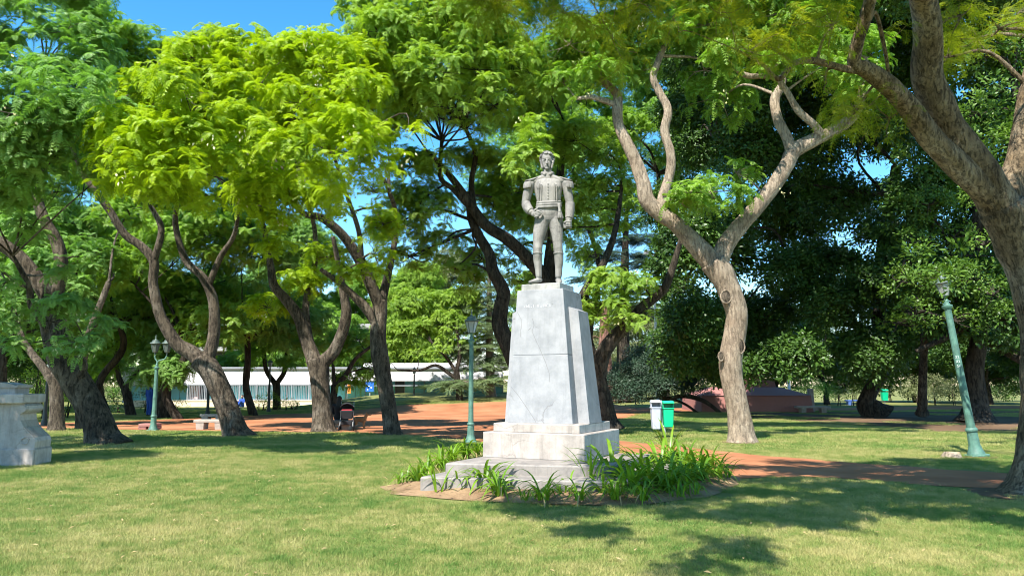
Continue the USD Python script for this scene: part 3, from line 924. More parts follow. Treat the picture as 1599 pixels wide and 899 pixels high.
def grow(parent, kind, look, clumps, limbs_pts, limb_r, dens=7.0, gap=0.40, size=1.0, bark_='bark_grey', twigs=True, up=0.75, shell=0.45, name='crown'):
    """Crown from clumps [(centre, radii)], with twigs from the nearest limbs."""
    P, N, tw = [], [], []
    for k, (c, r) in enumerate(clumps):
        p, d = clump_points(c, r, dens * FULL[kind], gap, k, shell)
        if not len(p):
            continue
        P.append(p)
        N.append(d * (1 - up) + np.array([0, 0, up]) + rng.normal(0, 0.16, d.shape))
        if twigs and limbs_pts is not None:
            dist_ = np.linalg.norm(limbs_pts - c, axis=1) + 0.35 * np.maximum(0, limbs_pts[:, 2] - c[2]) + (limb_r > 0.16) * 0.6
            j = int(np.argmin(dist_))
            a, ra = limbs_pts[j], limb_r[j]
            if dist_[j] < 5.5:
                mid = (a + c) / 2 + rng.normal(0, 0.12, 3) * np.linalg.norm(c - a) + [0, 0, 0.08 * np.linalg.norm(c - a)]
                r0 = min(ra * 0.55, 0.016 * np.linalg.norm(c - a) + 0.02)
                tw.append(tube([a, mid, c], [r0, r0 * 0.7, r0 * 0.4], 6, 4, rough=0.12, freq=4))
                for i in rng.choice(len(p), min(9, len(p)), replace=False):
                    m2 = (c + p[i]) / 2 + rng.normal(0, 0.10, 3) * np.linalg.norm(p[i] - c)
                    tw.append(tube([c, m2, p[i]], [r0 * 0.42, r0 * 0.28, 0.005], 4, 2))
    P, N = np.vstack(P), np.vstack(N)
    if tw:
        part(parent, 'twigs', tw, bark_, smooth=True, world=True, kind='stuff')
    return crown_of(parent, kind, look, P, N, size * rng.uniform(0.72, 1.2, len(P)), name=name)


def limb_mesh(spec, D, sides=12, seed=0, rough=0.10, flare=False):
    """spec: [(x, y, depth offset, width in the photograph)] -> a limb, its points and radii."""
    P = np.array([at(x, y, D + d) for x, y, d, w in spec])
    R = np.array([w / 2 * (D + d) / F for x, y, d, w in spec])
    if flare:
        up_ = (P[1] - P[0]) / np.linalg.norm(P[1] - P[0])
        P = np.vstack([P[0] - up_ * 0.2, P[0], P[0] + up_ * min(.22, .4 * np.linalg.norm(P[1] - P[0])), P[1:]])
        R = np.r_[R[0] * 1.5, R[0] * 1.22, R[0] * 0.98, R[1:]]
    m = tube(P, R, sides, 6, rough=rough, freq=1.6, seed=seed)
    pr = crom(np.c_[P, R], 8)
    return m, pr[:, :3], pr[:, 3]


def knot(p, out, r, look_parent, name='branch_scar'):
    pass


def tree(name, label, D, limbs, clumps, kind, look, bark_, group=None, dens=7.0, gap=0.40, size=1.0, sides=14, up=0.75, rough=0.10, depth_r=None, extra=None, cat='tree', forward=False):
    """A tree that stands D metres off. limbs: polylines (the first is the trunk); clumps: (x, y, rx, ry, depth offset) as seen from the camera's place."""
    base = at(limbs[0][0][0], limbs[0][0][1], D)
    t = thing(name, label, cat, (base[0], base[1], gz(base[0], base[1])), group=group)
    pts, rad = [], []
    for k, l in enumerate(limbs):
        m, p, r = limb_mesh(l, D, sides if k < 3 else 9, seed=k + int(D * 10), rough=rough, flare=(k == 0))
        part(t, 'trunk' if k == 0 else 'limb', m, bark_, smooth=True, world=True)
        pts.append(p)
        rad.append(r)
    pts, rad = np.vstack(pts), np.concatenate(rad)
    cl = []
    for c in clumps:
        x, y, rx, ry, dd = c[:5]
        d = D + dd - (2.0 if forward and y > 170 and dd < -3 else 0)
        r = np.array([rx * d / F, 0, ry * d / F]) * 1.1
        r[1] = c[5] if len(c) > 5 else 0.5 * (r[0] + r[2])
        cl.append((at(x, y, d), r))
    if extra:
        cl += extra
    grow(t, kind, look, cl, pts, rad, dens, gap, size, bark_, up=up)
    NEAR_LIMB[:] = [pts, rad]
    if kind == 'fern' and D < 27 and D > 20:                        # bunches of pale dry seed pods hang in the crown
        pods = []
        for c, r in cl:
            if rng.random() < 0.55:
                o = c + rng.normal(0, .45, 3) * r + np.array([0, -.55, -.1]) * r
                for q in range(7):
                    d = np.array([rng.normal(0, .5), rng.normal(0, .5), -1.0])
                    d /= np.linalg.norm(d)
                    w = np.cross(d, [rng.normal(), rng.normal(), .1])
                    pods.append(pinna(o + rng.normal(0, .10, 3), d, w / (np.linalg.norm(w) + 1e-9), rng.uniform(.06, .10), .05))
        if pods:
            pods = np.array(pods)
            part(t, 'seed_pods', trimesh.Trimesh(pods.reshape(-1, 3), (np.arange(len(pods))[:, None, None] * 4 + QF[None]).reshape(-1, 3), process=False), 'pod_tan', world=True, kind='stuff')
    return t


NEAR_LIMB = []


def wild_tree(name, label, x, D, height, spread, kind, look, bark_, seed, dens=4.0, gap=0.42, size=1.3, low=0.3, n=11, group=None, tr=0.16, cat='tree', bend=0.12):
    """A tree further back: forked trunk, crown of clumps round a dome."""
    g = np.random.default_rng(seed)
    p = at(x, 600, D)
    p[2] = gz(p[0], p[1])
    t = thing(name, label, cat, p, group=group)
    fork = p + np.array([g.normal(0, 2 * bend), g.normal(0, .25), height * low])
    part(t, 'trunk', tube([p - [0, 0, .2], p * .65 + fork * .35 + [g.normal(0, bend), 0, 0], p * .3 + fork * .7 - [g.normal(0, bend), 0, 0], fork], [tr * 1.35, tr * 1.05, tr * .95, tr * .85], 10, 5, rough=.2), bark_, smooth=True, world=True)
    pts, rad, cl = [], [], []
    for k in range(n):
        a = 2 * math.pi * k / n * 2.4 + g.uniform(-.4, .4)
        h = low + (1 - low) * (k + 0.5) / n
        w = spread * math.sin(math.pi * min(0.97, 0.25 + 0.72 * (h - low) / (1 - low))) * g.uniform(0.6, 1.0)
        c = np.array([p[0] + w * math.cos(a) * 0.72, p[1] + w * math.sin(a) * 0.72, p[2] + height * min(h, 0.93)])
        r = spread * g.uniform(0.34, 0.52)
        cl.append((c, np.array([r, r, r * 0.72])))
        if k < 5:
            m = (fork + c) / 2 + g.normal(0, .2, 3)
            part(t, 'limb', tube([fork - [0, 0, .1], m, c], [tr * .62, tr * .42, tr * .2], 7, 4, rough=.12), bark_, smooth=True, world=True)
            pr = crom(np.array([fork, m, c]), 6)
            pts.append(pr)
            rad.append(np.full(len(pr), tr * .4))
    grow(t, kind, look, cl, np.vstack(pts), np.concatenate(rad), dens, gap, size, bark_)
    return t

# ------------------------------------------------------------------ the trees round the monument
def shading(x0, x1, ys, step, h0, h1, p_=0.8):
    """Leafy clumps that stand between the sun and the shaded strip of lawn that the photograph shows."""
    out = []
    for y in ys:
        for x in np.arange(x0, x1, step):
            if rng.random() < p_:
                q = on(x + rng.uniform(-.4, .4) * step, y + rng.uniform(-2, 2))
                r = rng.uniform(.7, 1.05)
                out.append((q + SUN * (rng.uniform(h0, h1) / SUN[2]), np.array([r, r, .4])))
    return out


# near tree on the right, leaning over the lawn
D1 = 11.68
shade = []
for x, y in ((850, 790), (890, 800), (940, 832), (1000, 780), (1060, 778), (1100, 845), (1112, 864), (1150, 802), (1190, 795), (1235, 772), (1250, 800), (1300, 788),
             (1350, 762), (1400, 795), (1450, 772), (1500, 800), (1560, 812), (1595, 780), (990, 762), (1180, 750), (1300, 742), (1400, 748), (1500, 762), (1250, 733),
             (1350, 735), (1460, 748), (1560, 758), (1170, 728), (1640, 790), (1700, 800), (1040, 800), (1290, 812), (1480, 738), (1620, 745), (1220, 745), (1380, 738), (1430, 730), (1540, 742), (1590, 765), (1270, 760), (1460, 765), (1340, 775), (1170, 770), (1100, 770), (1400, 775), (1520, 785), (1330, 725), (1240, 722), (1510, 725)) + tuple((x + rng.uniform(-22, 22), y + rng.uniform(-5, 5)) for y in (722, 734, 746, 760) for x in range(1170, 1680, 52) if rng.random() < 0.5):
    gpt = on(x, y)
    h = 6.4
    while h < 12:
        p = gpt + SUN * (h / SUN[2])
        d = p - np.array([0, 0, EYE + 0.7])
        dd = d[1] * math.cos(PITCH) + d[2] * math.sin(PITCH)
        if dd < 0.6 or CY - F * (-d[1] * math.sin(PITCH) + d[2] * math.cos(PITCH)) / dd < -125:
            break
        h += 0.2
    s = rng.uniform(0.45, 0.75)
    shade.append((p, np.array([s, s, 0.35])))
near = tree('jacaranda_tree', 'big brown tree at the right edge with forked limbs', D1,
            [[(1622, 778, 0, 100), (1624, 740, 0, 80), (1631, 640, 0, 66), (1630, 520, 0, 66), (1614, 430, 0, 66), (1590, 368, 0, 70), (1563, 322, -.05, 66)],
             [(1590, 368, 0, 62), (1548, 300, -.1, 58), (1505, 232, -.2, 50), (1468, 168, -.3, 47), (1448, 120, -.4, 44), (1449, 52, -.7, 44), (1438, -10, -1.1, 40),
              (1400, -120, -2.4, 32), (1290, -330, -4.2, 22), (1120, -620, -6, 12)],
             [(1566, 326, -.1, 44), (1516, 278, -.25, 41), (1458, 222, -.4, 39), (1418, 166, -.6, 35), (1386, 132, -.9, 33), (1352, 109, -1.1, 26), (1334, 98, -1.2, 22),
              (1340, 62, -1.4, 21), (1352, 25, -1.6, 20), (1356, -30, -1.9, 18), (1300, -180, -3, 12)],
             [(1354, 110, -1.1, 18), (1320, 108, -1.2, 13), (1270, 95, -1.5, 11), (1238, 100, -1.7, 9), (1216, 124, -1.8, 8), (1190, 100, -2.0, 6), (1150, 78, -2.3, 4)],
             [(1240, 100, -1.7, 6), (1210, 78, -1.9, 5), (1180, 70, -2.1, 4)],
             [(1582, 350, 0, 40), (1578, 290, .1, 36), (1592, 230, .2, 32), (1604, 160, .3, 28), (1620, 60, .4, 22)],
             [(1350, 50, -1.5, 8), (1366, 20, -1.5, 7), (1380, 70, -1.2, 6), (1388, 118, -1.0, 6)],
             [(1400, -120, -2.4, 20), (1230, -170, -3.2, 14), (1040, -160, -3.6, 10), (880, -120, -3.7, 6)]],
            [(800, 0, 60, 22, -3.7), (880, 20, 60, 40, -3.6), (950, 48, 60, 45, -3.5), (1000, 5, 55, 35, -3.6), (1060, 50, 40, 40, -3.4), (1120, 20, 55, 50, -3.2),
             (1170, 80, 50, 40, -2.6), (1240, 40, 60, 45, -2.4), (1300, 40, 50, 45, -1.8), (1340, 170, 45, 45, -.8), (1390, 185, 35, 35, -.4), (1395, 60, 35, 45, -.9),
             (1290, 130, 40, 25, -1.2), (1500, 25, 30, 30, -.6), (1560, 45, 45, 25, -.6), (1525, 60, 40, 30, 1.5), (1590, 20, 40, 30, 1.0), (740, -10, 40, 20, -3.8), (1480, 90, 14, 40, .1)],
            'fine', 'leaf_olive', 'bark_near', dens=8.0, gap=0.36, size=1.0, sides=26, up=0.7, rough=0.2)
grow(near, 'fern', 'leaf_olive', shade, *NEAR_LIMB, dens=6.0, gap=0.36, size=1.0, bark_='bark_near', name='upper_crown')

D2 = 21.63
T2 = tree('jacaranda_tree', 'pale tan tree with crooked sunlit trunk forking in a wide V', D2,
          [[(1160, 692, 0, 42), (1156, 660, 0, 36), (1150, 625, 0, 34), (1142, 590, 0, 35), (1141, 560, 0, 36), (1148, 520, 0, 35), (1150, 490, 0, 35), (1140, 455, 0, 36), (1127, 428, 0, 40), (1114, 408, 0, 42)],
           [(1120, 418, 0, 34), (1098, 396, 0, 32), (1075, 370, 0, 28), (1052, 347, 0, 25), (1030, 333, 0, 25), (1010, 312, 0, 25), (1004, 285, 0, 24), (992, 252, .1, 21), (978, 222, .1, 19), (966, 195, .2, 17), (964, 168, .2, 17),
            (964, 148, .3, 14), (950, 134, .3, 13), (937, 118, .3, 10), (934, 80, .4, 7)],
           [(1122, 412, 0, 32), (1132, 385, 0, 29), (1152, 357, -.1, 26), (1180, 325, -.2, 25), (1208, 290, -.3, 24), (1228, 258, -.4, 24), (1240, 236, -.4, 25), (1268, 220, -.5, 22), (1305, 202, -.6, 19), (1335, 178, -.7, 16), (1346, 145, -.8, 12), (1352, 90, -.9, 8)],
           [(1028, 335, 0, 18), (1036, 305, .1, 17), (1046, 270, .2, 15), (1047, 240, .2, 15), (1038, 205, .3, 15), (1043, 172, .3, 14), (1030, 145, .4, 13), (1020, 122, .4, 12), (1026, 100, .4, 11), (1040, 65, .5, 9), (1050, 35, .5, 7), (1056, 10, .6, 5)],
           [(1238, 240, -.4, 20), (1229, 215, -.4, 17), (1214, 185, -.3, 16), (1210, 155, -.2, 15), (1222, 125, -.2, 13), (1218, 70, -.1, 10), (1222, 20, 0, 7)],
           [(1284, 214, -.6, 13), (1272, 196, -.8, 13), (1246, 172, -1, 12), (1228, 142, -1.1, 10), (1208, 121, -1.2, 9), (1165, 118, -1.3, 9), (1140, 98, -1.4, 7), (1120, 70, -1.5, 5)],
           [(964, 165, .2, 10), (945, 158, .1, 10), (922, 152, 0, 8), (900, 155, 0, 5)]],
          [(890, 70, 65, 45, .5), (960, 60, 70, 45, 1), (940, 120, 40, 30, .4), (1100, 40, 70, 45, .8), (1170, 30, 70, 45, .5), (1110, 300, 62, 26, -.8), (1065, 318, 30, 14, -.6),
           (1150, 270, 35, 18, -.3), (1250, 60, 70, 50, 0), (1330, 80, 60, 50, -.5), (1130, 150, 55, 35, 1.5), (1000, 110, 26, 22, .8), (1100, 110, 40, 30, 1.2), (880, 130, 40, 30, .5), (1030, -30, 120, 40, 0), (1250, -40, 140, 50, 0), (1346, 128, 44, 28, -1.6), (1220, 96, 44, 26, -1.8), (1135, 84, 44, 24, -2), (936, 104, 36, 26, -.4), (1046, 44, 38, 26, -.2), (900, 150, 30, 18, -.3), (1290, 100, 30, 20, -1.4)],
          'fern', 'leaf_mid', 'bark_tan', dens=6.0, gap=0.42, sides=18, rough=0.13)
# scars of cut branches on its trunk
for x, y, w, h in ((1134, 463, 17, 20), (1157, 540, 12, 22), (1126, 556, 8, 14)):
    c = at(x, y, D2 - 0.30)
    ring = [c + np.array([w / 2 * D2 / F * math.cos(a), 0.02 * abs(math.cos(a)), h / 2 * D2 / F * math.sin(a)]) for a in np.linspace(0, 2 * math.pi, 17)]
    sc = part(T2, 'branch_scar', tube(ring, [0.02] * 17, 7, 1, rough=.5, freq=9), 'bark_tan', smooth=True, world=True)
    q = ell(c + [0, 0.03, 0], (w / 2.2 * D2 / F, 0.05, h / 2.2 * D2 / F)).to_mesh()
    part(sc, 'cut_face', trimesh.Trimesh(q.vert_properties[:, :3], q.tri_verts, process=True), 'bark_grey', smooth=True, world=True)

D3 = 25.0
tree('jacaranda_tree', 'dark slanting tree behind the pedestal, one long limb reaching right', D3,
     [[(948, 662, 0, 34), (940, 620, 0, 30), (930, 585, 0, 27), (918, 545, 0, 24), (908, 500, 0, 22), (910, 466, 0, 18), (926, 436, 0, 14), (942, 412, 0, 12), (958, 370, .2, 10), (966, 328, .4, 8), (972, 280, .5, 5)],
      [(932, 592, 0, 26), (942, 552, -.2, 25), (962, 524, -.4, 22), (985, 502, -.6, 19), (1005, 478, -.8, 16), (1034, 455, -1, 14), (1047, 428, -1.1, 13), (1058, 392, -1.2, 9), (1070, 350, -1.2, 6)]],
     [(955, 440, 45, 24, -.6), (985, 478, 45, 20, -1), (940, 478, 40, 22, -.4), (1000, 440, 30, 18, -1.2), (975, 505, 40, 14, -1), (960, 290, 40, 24, .6), (930, 330, 35, 24, .8), (920, 400, 26, 26, .6), (905, 300, 40, 30, 1.2),
      (900, 220, 55, 40, 1.2), (950, 240, 35, 24, 1.0), (880, 355, 24, 26, 1.5)],
     'fern', 'leaf_lime', 'bark_dark', dens=5.5, gap=0.43)

D4 = 26.0
tree('jacaranda_tree', 'tall dark-stemmed tree rising behind the left side of the pedestal and the statue', D4,
     [[(852, 664, 0, 46), (835, 620, 0, 40), (812, 578, 0, 32), (797, 545, 0, 27), (781, 510, 0, 25), (782, 480, 0, 23), (786, 455, 0, 21), (770, 424, 0, 19), (764, 396, 0, 17), (746, 365, 0, 15), (735, 336, 0, 12), (732, 300, 0, 9)],
      [(850, 650, 0, 32), (856, 560, .3, 30), (857, 480, .4, 28), (850, 436, .4, 25), (824, 404, .2, 20), (793, 374, 0, 19), (760, 353, -.2, 18), (740, 328, -.3, 15), (716, 292, -.5, 12), (692, 262, -.8, 9), (670, 240, -1, 6)],
      [(856, 470, .4, 24), (860, 400, .6, 20), (868, 330, .8, 16), (876, 260, 1, 12), (884, 190, 1, 8)],
      [(740, 330, -.2, 11), (708, 296, -.6, 9), (688, 276, -.8, 8), (690, 220, -1.2, 6)], [(742, 340, 0, 10), (736, 285, .2, 9), (742, 240, 0, 8), (722, 190, -.4, 6)]],
     [(590, 50, 45, 45, -5), (640, 40, 60, 50, -5), (700, 40, 60, 45, -5), (760, 40, 60, 45, -4), (620, 110, 50, 40, -5), (680, 110, 60, 42, -5.5), (745, 110, 60, 45, -5), (800, 95, 40, 45, -4), (700, 170, 50, 30, -5), (770, 165, 45, 22, -4.5),
      (828, 190, 26, 22, -6), (832, 215, 22, 22, -6), (815, 250, 26, 26, -6), (842, 240, 18, 16, -6), (640, 165, 40, 26, -4), (850, 110, 40, 40, -2), (730, 200, 30, 14, -3), (590, 130, 30, 30, -4), (600, 190, 36, 30, -2), (560, 20, 34, 40, -4), (880, 60, 40, 40, -3), (680, 250, 40, 18, -1), (740, 240, 40, 20, 0), (640, 260, 40, 30, 0), (620, 60, 60, 50, 0), (700, 70, 70, 50, 0), (780, 80, 60, 50, 0), (640, 150, 60, 46, 0), (720, 150, 60, 44, 0), (800, 160, 50, 40, 0), (640, -30, 110, 40, -4), (800, -20, 100, 40, -3),
      (770, 320, 50, 34, 2), (805, 395, 34, 26, 2.2), (755, 405, 34, 26, 2), (725, 440, 30, 18, 2), (820, 440, 26, 18, 2.2), (660, 320, 55, 36, 0), (620, 350, 50, 30, .5), (690, 380, 40, 24, 1), (800, 300, 50, 36, 1.5), (820, 340, 40, 30, 1.5), (760, 260, 50, 24, 1), (710, 420, 30, 14, 1), (640, 400, 40, 24, 1)],
     'fern', 'leaf_lime', 'bark_dark', dens=6.0, gap=0.41)

D5 = 24.9
tree('jacaranda_tree', 'straight grey trunk nearest left of the green lamp post, bright crown above', D5,
     [[(613, 679, 0, 28), (606, 630, 0, 24), (598, 585, 0, 25), (592, 548, 0, 27), (590, 520, 0, 25), (593, 485, 0, 23), (594, 468, 0, 22)],
      [(594, 480, 0, 20), (580, 446, -.3, 19), (563, 408, -.7, 17), (536, 368, -1.2, 15), (502, 340, -1.7, 12), (474, 333, -2, 9), (440, 300, -3, 6)],
      [(590, 510, 0, 16), (572, 482, -.2, 15), (552, 462, -.4, 12), (528, 440, -.6, 10), (500, 420, -.8, 6)],
      [(595, 475, 0, 16), (603, 440, .1, 13), (612, 400, .2, 10), (620, 340, 0, 8), (600, 280, -2, 6)],
      [(565, 410, -.7, 9), (560, 360, -1.2, 8), (540, 300, -2.4, 6), (520, 240, -4, 5)]],
     [(500, 90, 60, 45, -6.5), (545, 140, 60, 45, -7), (470, 160, 50, 40, -7), (530, 200, 60, 34, -7.5), (590, 215, 40, 26, -7), (620, 255, 34, 20, -7), (560, 255, 40, 22, -7), (495, 255, 45, 24, -7.5), (450, 225, 40, 26, -7.5),
      (585, 300, 40, 28, -4), (520, 310, 40, 22, -5), (585, 400, 30, 36, -2), (600, 350, 30, 30, -3), (570, 90, 40, 34, -5), (640, 205, 30, 20, -5), (545, 420, 26, 14, -2), (500, 120, 70, 50, -1), (580, 130, 60, 50, 0), (540, 200, 70, 40, 0), (470, 190, 50, 40, -1), (600, 60, 60, 40, 1)],
     'fern', 'leaf_bright', 'bark_grey', dens=7.0, gap=0.43, forward=True)

D6 = 26.6
tree('jacaranda_tree', 'stout tree with a swollen fork low on the trunk, beside the bench with the pram', D6,
     [[(505, 674, 0, 36), (503, 640, 0, 30), (500, 600, 0, 29), (498, 575, 0, 33), (495, 560, 0, 36)],
      [(492, 566, 0, 24), (480, 535, 0, 21), (466, 495, -.2, 18), (445, 466, -.4, 16), (428, 446, -.6, 14), (422, 412, -.8, 11), (415, 370, -1.4, 8), (405, 320, -2.5, 6)],
      [(503, 566, 0, 22), (520, 550, -.1, 19), (534, 520, -.3, 18), (541, 488, -.5, 16), (536, 455, -.7, 13), (530, 420, -.9, 9), (520, 370, -1.4, 7)],
      [(492, 560, 0, 14), (482, 520, .3, 12), (478, 470, .5, 11), (492, 410, .6, 9), (490, 350, .2, 7), (470, 290, -2, 6)]],
     [(330, 70, 45, 34, -7), (385, 70, 50, 34, -7.5), (440, 90, 50, 36, -8), (350, 120, 45, 34, -8), (400, 150, 50, 34, -8.5), (355, 190, 50, 36, -8.5), (410, 215, 45, 30, -8.5), (370, 255, 50, 28, -8.5), (430, 275, 45, 26, -8),
      (400, 310, 45, 20, -7), (440, 345, 40, 18, -6.5), (445, 385, 40, 16, -6), (470, 320, 30, 24, -6), (320, 150, 36, 30, -8), (470, 60, 36, 24, -6), (470, 440, 36, 24, .5), (520, 400, 40, 30, .5), (420, 480, 34, 22, .5), (350, 110, 60, 46, -2), (420, 120, 60, 46, -1), (390, 200, 60, 44, -1), (440, 270, 50, 36, 0), (330, 190, 50, 40, -1)],
     'fern', 'leaf_bright', 'bark_grey', dens=7.0, gap=0.43, forward=True, extra=shading(600, 725, (682, 688, 693), 42, 6.0, 8.0, .8))

D7 = 24.3
tree('jacaranda_tree', 'grey tree with a leaning trunk and two winding stems beside the stone benches', D7,
     [[(370, 682, 0, 40), (356, 640, 0, 34), (342, 605, 0, 33), (328, 577, 0, 34), (314, 560, 0, 36)],
      [(322, 572, 0, 24), (298, 550, 0, 23), (277, 537, -.1, 20), (256, 505, -.2, 17), (246, 478, -.3, 16), (239, 440, -.4, 15), (240, 408, -.5, 15), (220, 384, -.6, 13), (195, 366, -.7, 12), (172, 330, -1, 11), (150, 300, -1.3, 10), (124, 262, -1.6, 8), (110, 220, -2, 5)],
      [(322, 566, 0, 22), (332, 535, 0, 19), (335, 505, 0, 17), (332, 465, -.1, 16), (316, 432, -.3, 13), (290, 406, -.5, 11), (274, 350, -.9, 9), (280, 300, -2, 6)],
      [(240, 410, -.5, 11), (252, 360, -.8, 10), (240, 330, -1, 8), (228, 308, -1.4, 6), (236, 260, -3, 5)],
      [(326, 445, -.2, 10), (345, 400, -.5, 9), (366, 366, -1, 7), (375, 310, -2.5, 5)]],
     [(300, 90, 45, 34, -6), (255, 150, 45, 34, -6.5), (290, 150, 40, 34, -7), (200, 200, 50, 36, -7), (250, 210, 50, 36, -7.5), (300, 210, 45, 34, -7.5), (170, 235, 34, 30, -7), (220, 260, 50, 30, -7.5), (280, 265, 50, 30, -7.5),
      (180, 285, 34, 20, -6.5), (250, 300, 40, 18, -6.5), (310, 300, 36, 22, -7), (330, 250, 34, 26, -8), (280, 330, 34, 14, -5.5), (160, 200, 26, 20, -6), (240, 150, 60, 44, 0), (300, 120, 60, 44, 0), (220, 230, 60, 40, 0), (290, 240, 60, 40, -1), (180, 160, 40, 36, 0)],
     'fern', 'leaf_bright', 'bark_grey', dens=7.0, gap=0.43, forward=True, extra=shading(470, 600, (684, 690, 695), 46, 6.0, 8.0, .75))

D8 = 21.2
tree('jacaranda_tree', 'thick leaning grey tree at the left beside the scrolled pedestal, dark blue-green crown', D8,
     [[(162, 692, 0, 52), (150, 655, 0, 44), (134, 622, 0, 42), (114, 588, 0, 42), (98, 558, 0, 42), (84, 515, 0, 36), (79, 470, 0, 34)],
      [(80, 470, 0, 26), (58, 436, -.1, 24), (30, 402, -.3, 22), (0, 380, -.5, 21), (-60, 345, -1, 18), (-140, 280, -2, 12), (-300, 180, -5, 10), (-450, 80, -8, 7)],
      [(80, 480, 0, 24), (90, 440, 0, 23), (95, 405, 0, 20), (86, 372, -.1, 18), (70, 345, -.2, 17), (58, 308, -.3, 15), (50, 250, -.8, 11), (60, 180, -1.6, 8), (70, 100, -2.5, 5)],
      [(88, 540, 0, 16), (70, 505, -.3, 15), (50, 478, -.5, 12), (44, 445, -.6, 9), (20, 400, -1, 6)],
      [(120, 590, -.2, 12), (132, 570, -.4, 10), (120, 550, -.5, 7), (135, 535, -.6, 4)]],
     [(40, 30, 60, 40, -5), (100, 50, 50, 40, -5), (30, 100, 50, 40, -5.5), (80, 120, 50, 36, -5.5), (130, 110, 45, 40, -5), (20, 170, 50, 36, -5.5), (70, 190, 50, 34, -5.5), (110, 190, 30, 30, -5), (30, 240, 50, 30, -5), (90, 240, 34, 24, -4.5),
      (150, 60, 45, 34, -4), (10, 300, 34, 26, -4), (90, 300, 40, 24, -3), (40, 355, 30, 20, -2), (100, 480, 50, 22, -2.2), (140, 510, 50, 20, -2.4), (110, 535, 46, 18, -2.6), (150, 545, 34, 14, -2.6), (10, 440, 30, 22, -2.2), (5, 500, 26, 20, -2.4), (20, 540, 24, 14, -2.4),
      (-60, 60, 60, 60, -5), (-60, 180, 60, 60, -5), (-50, 300, 50, 40, -4), (-20, -30, 100, 40, -5), (120, -10, 60, 30, -4), (90, 420, 24, 20, -1)],
     'fern', 'leaf_blue', 'bark_grey', dens=6.5, gap=0.40, extra=[(np.array([-12.6 + a, 11.4 + b, 7.0 + c]), np.array([1.0, 1.0, .6])) for a, b, c in ((0, 0, 0), (-1.2, .4, .2), (.9, .9, .3), (-.6, -1, .1), (.2, 1.6, .4))] + shading(70, 470, (684, 690, 697), 46, 6.2, 8.0, .7))

tree('jacaranda_tree', 'thin two-stemmed tree in front of the sunlit shrubs at far left', 27.0,
     [[(88, 672, 0, 24), (89, 640, 0, 20), (87, 605, 0, 19), (84, 586, 0, 20)], [(82, 596, 0, 13), (66, 572, .2, 12), (50, 552, .4, 11), (34, 526, .6, 9), (20, 480, .8, 6)], [(87, 590, 0, 14), (92, 550, .2, 12), (100, 500, .5, 9)]],
     [(30, 470, 50, 30, 1), (100, 450, 50, 30, 1.5), (60, 420, 50, 34, 1.5), (-10, 510, 40, 26, 1), (140, 400, 40, 30, 2)], 'fern', 'leaf_blue', 'bark_grey', dens=5.0)
tree('jacaranda_tree', 'short reddish-brown trunk half hidden behind the thick leaning grey tree at the left', 28.0,
     [[(132, 676, 0, 26), (130, 650, 0, 22), (126, 620, 0, 20), (122, 590, 0, 17), (140, 520, 0, 12), (170, 440, 0, 8)]],
     [(180, 70, 45, 34, 1), (215, 60, 40, 26, 1), (240, 85, 45, 30, 2), (205, 110, 50, 34, 2), (150, 20, 40, 26, 1), (195, 150, 40, 26, 2), (170, 420, 40, 30, 2), (200, 330, 40, 26, 2)], 'fern', 'leaf_mid', 'bark_grey', dens=5.0)

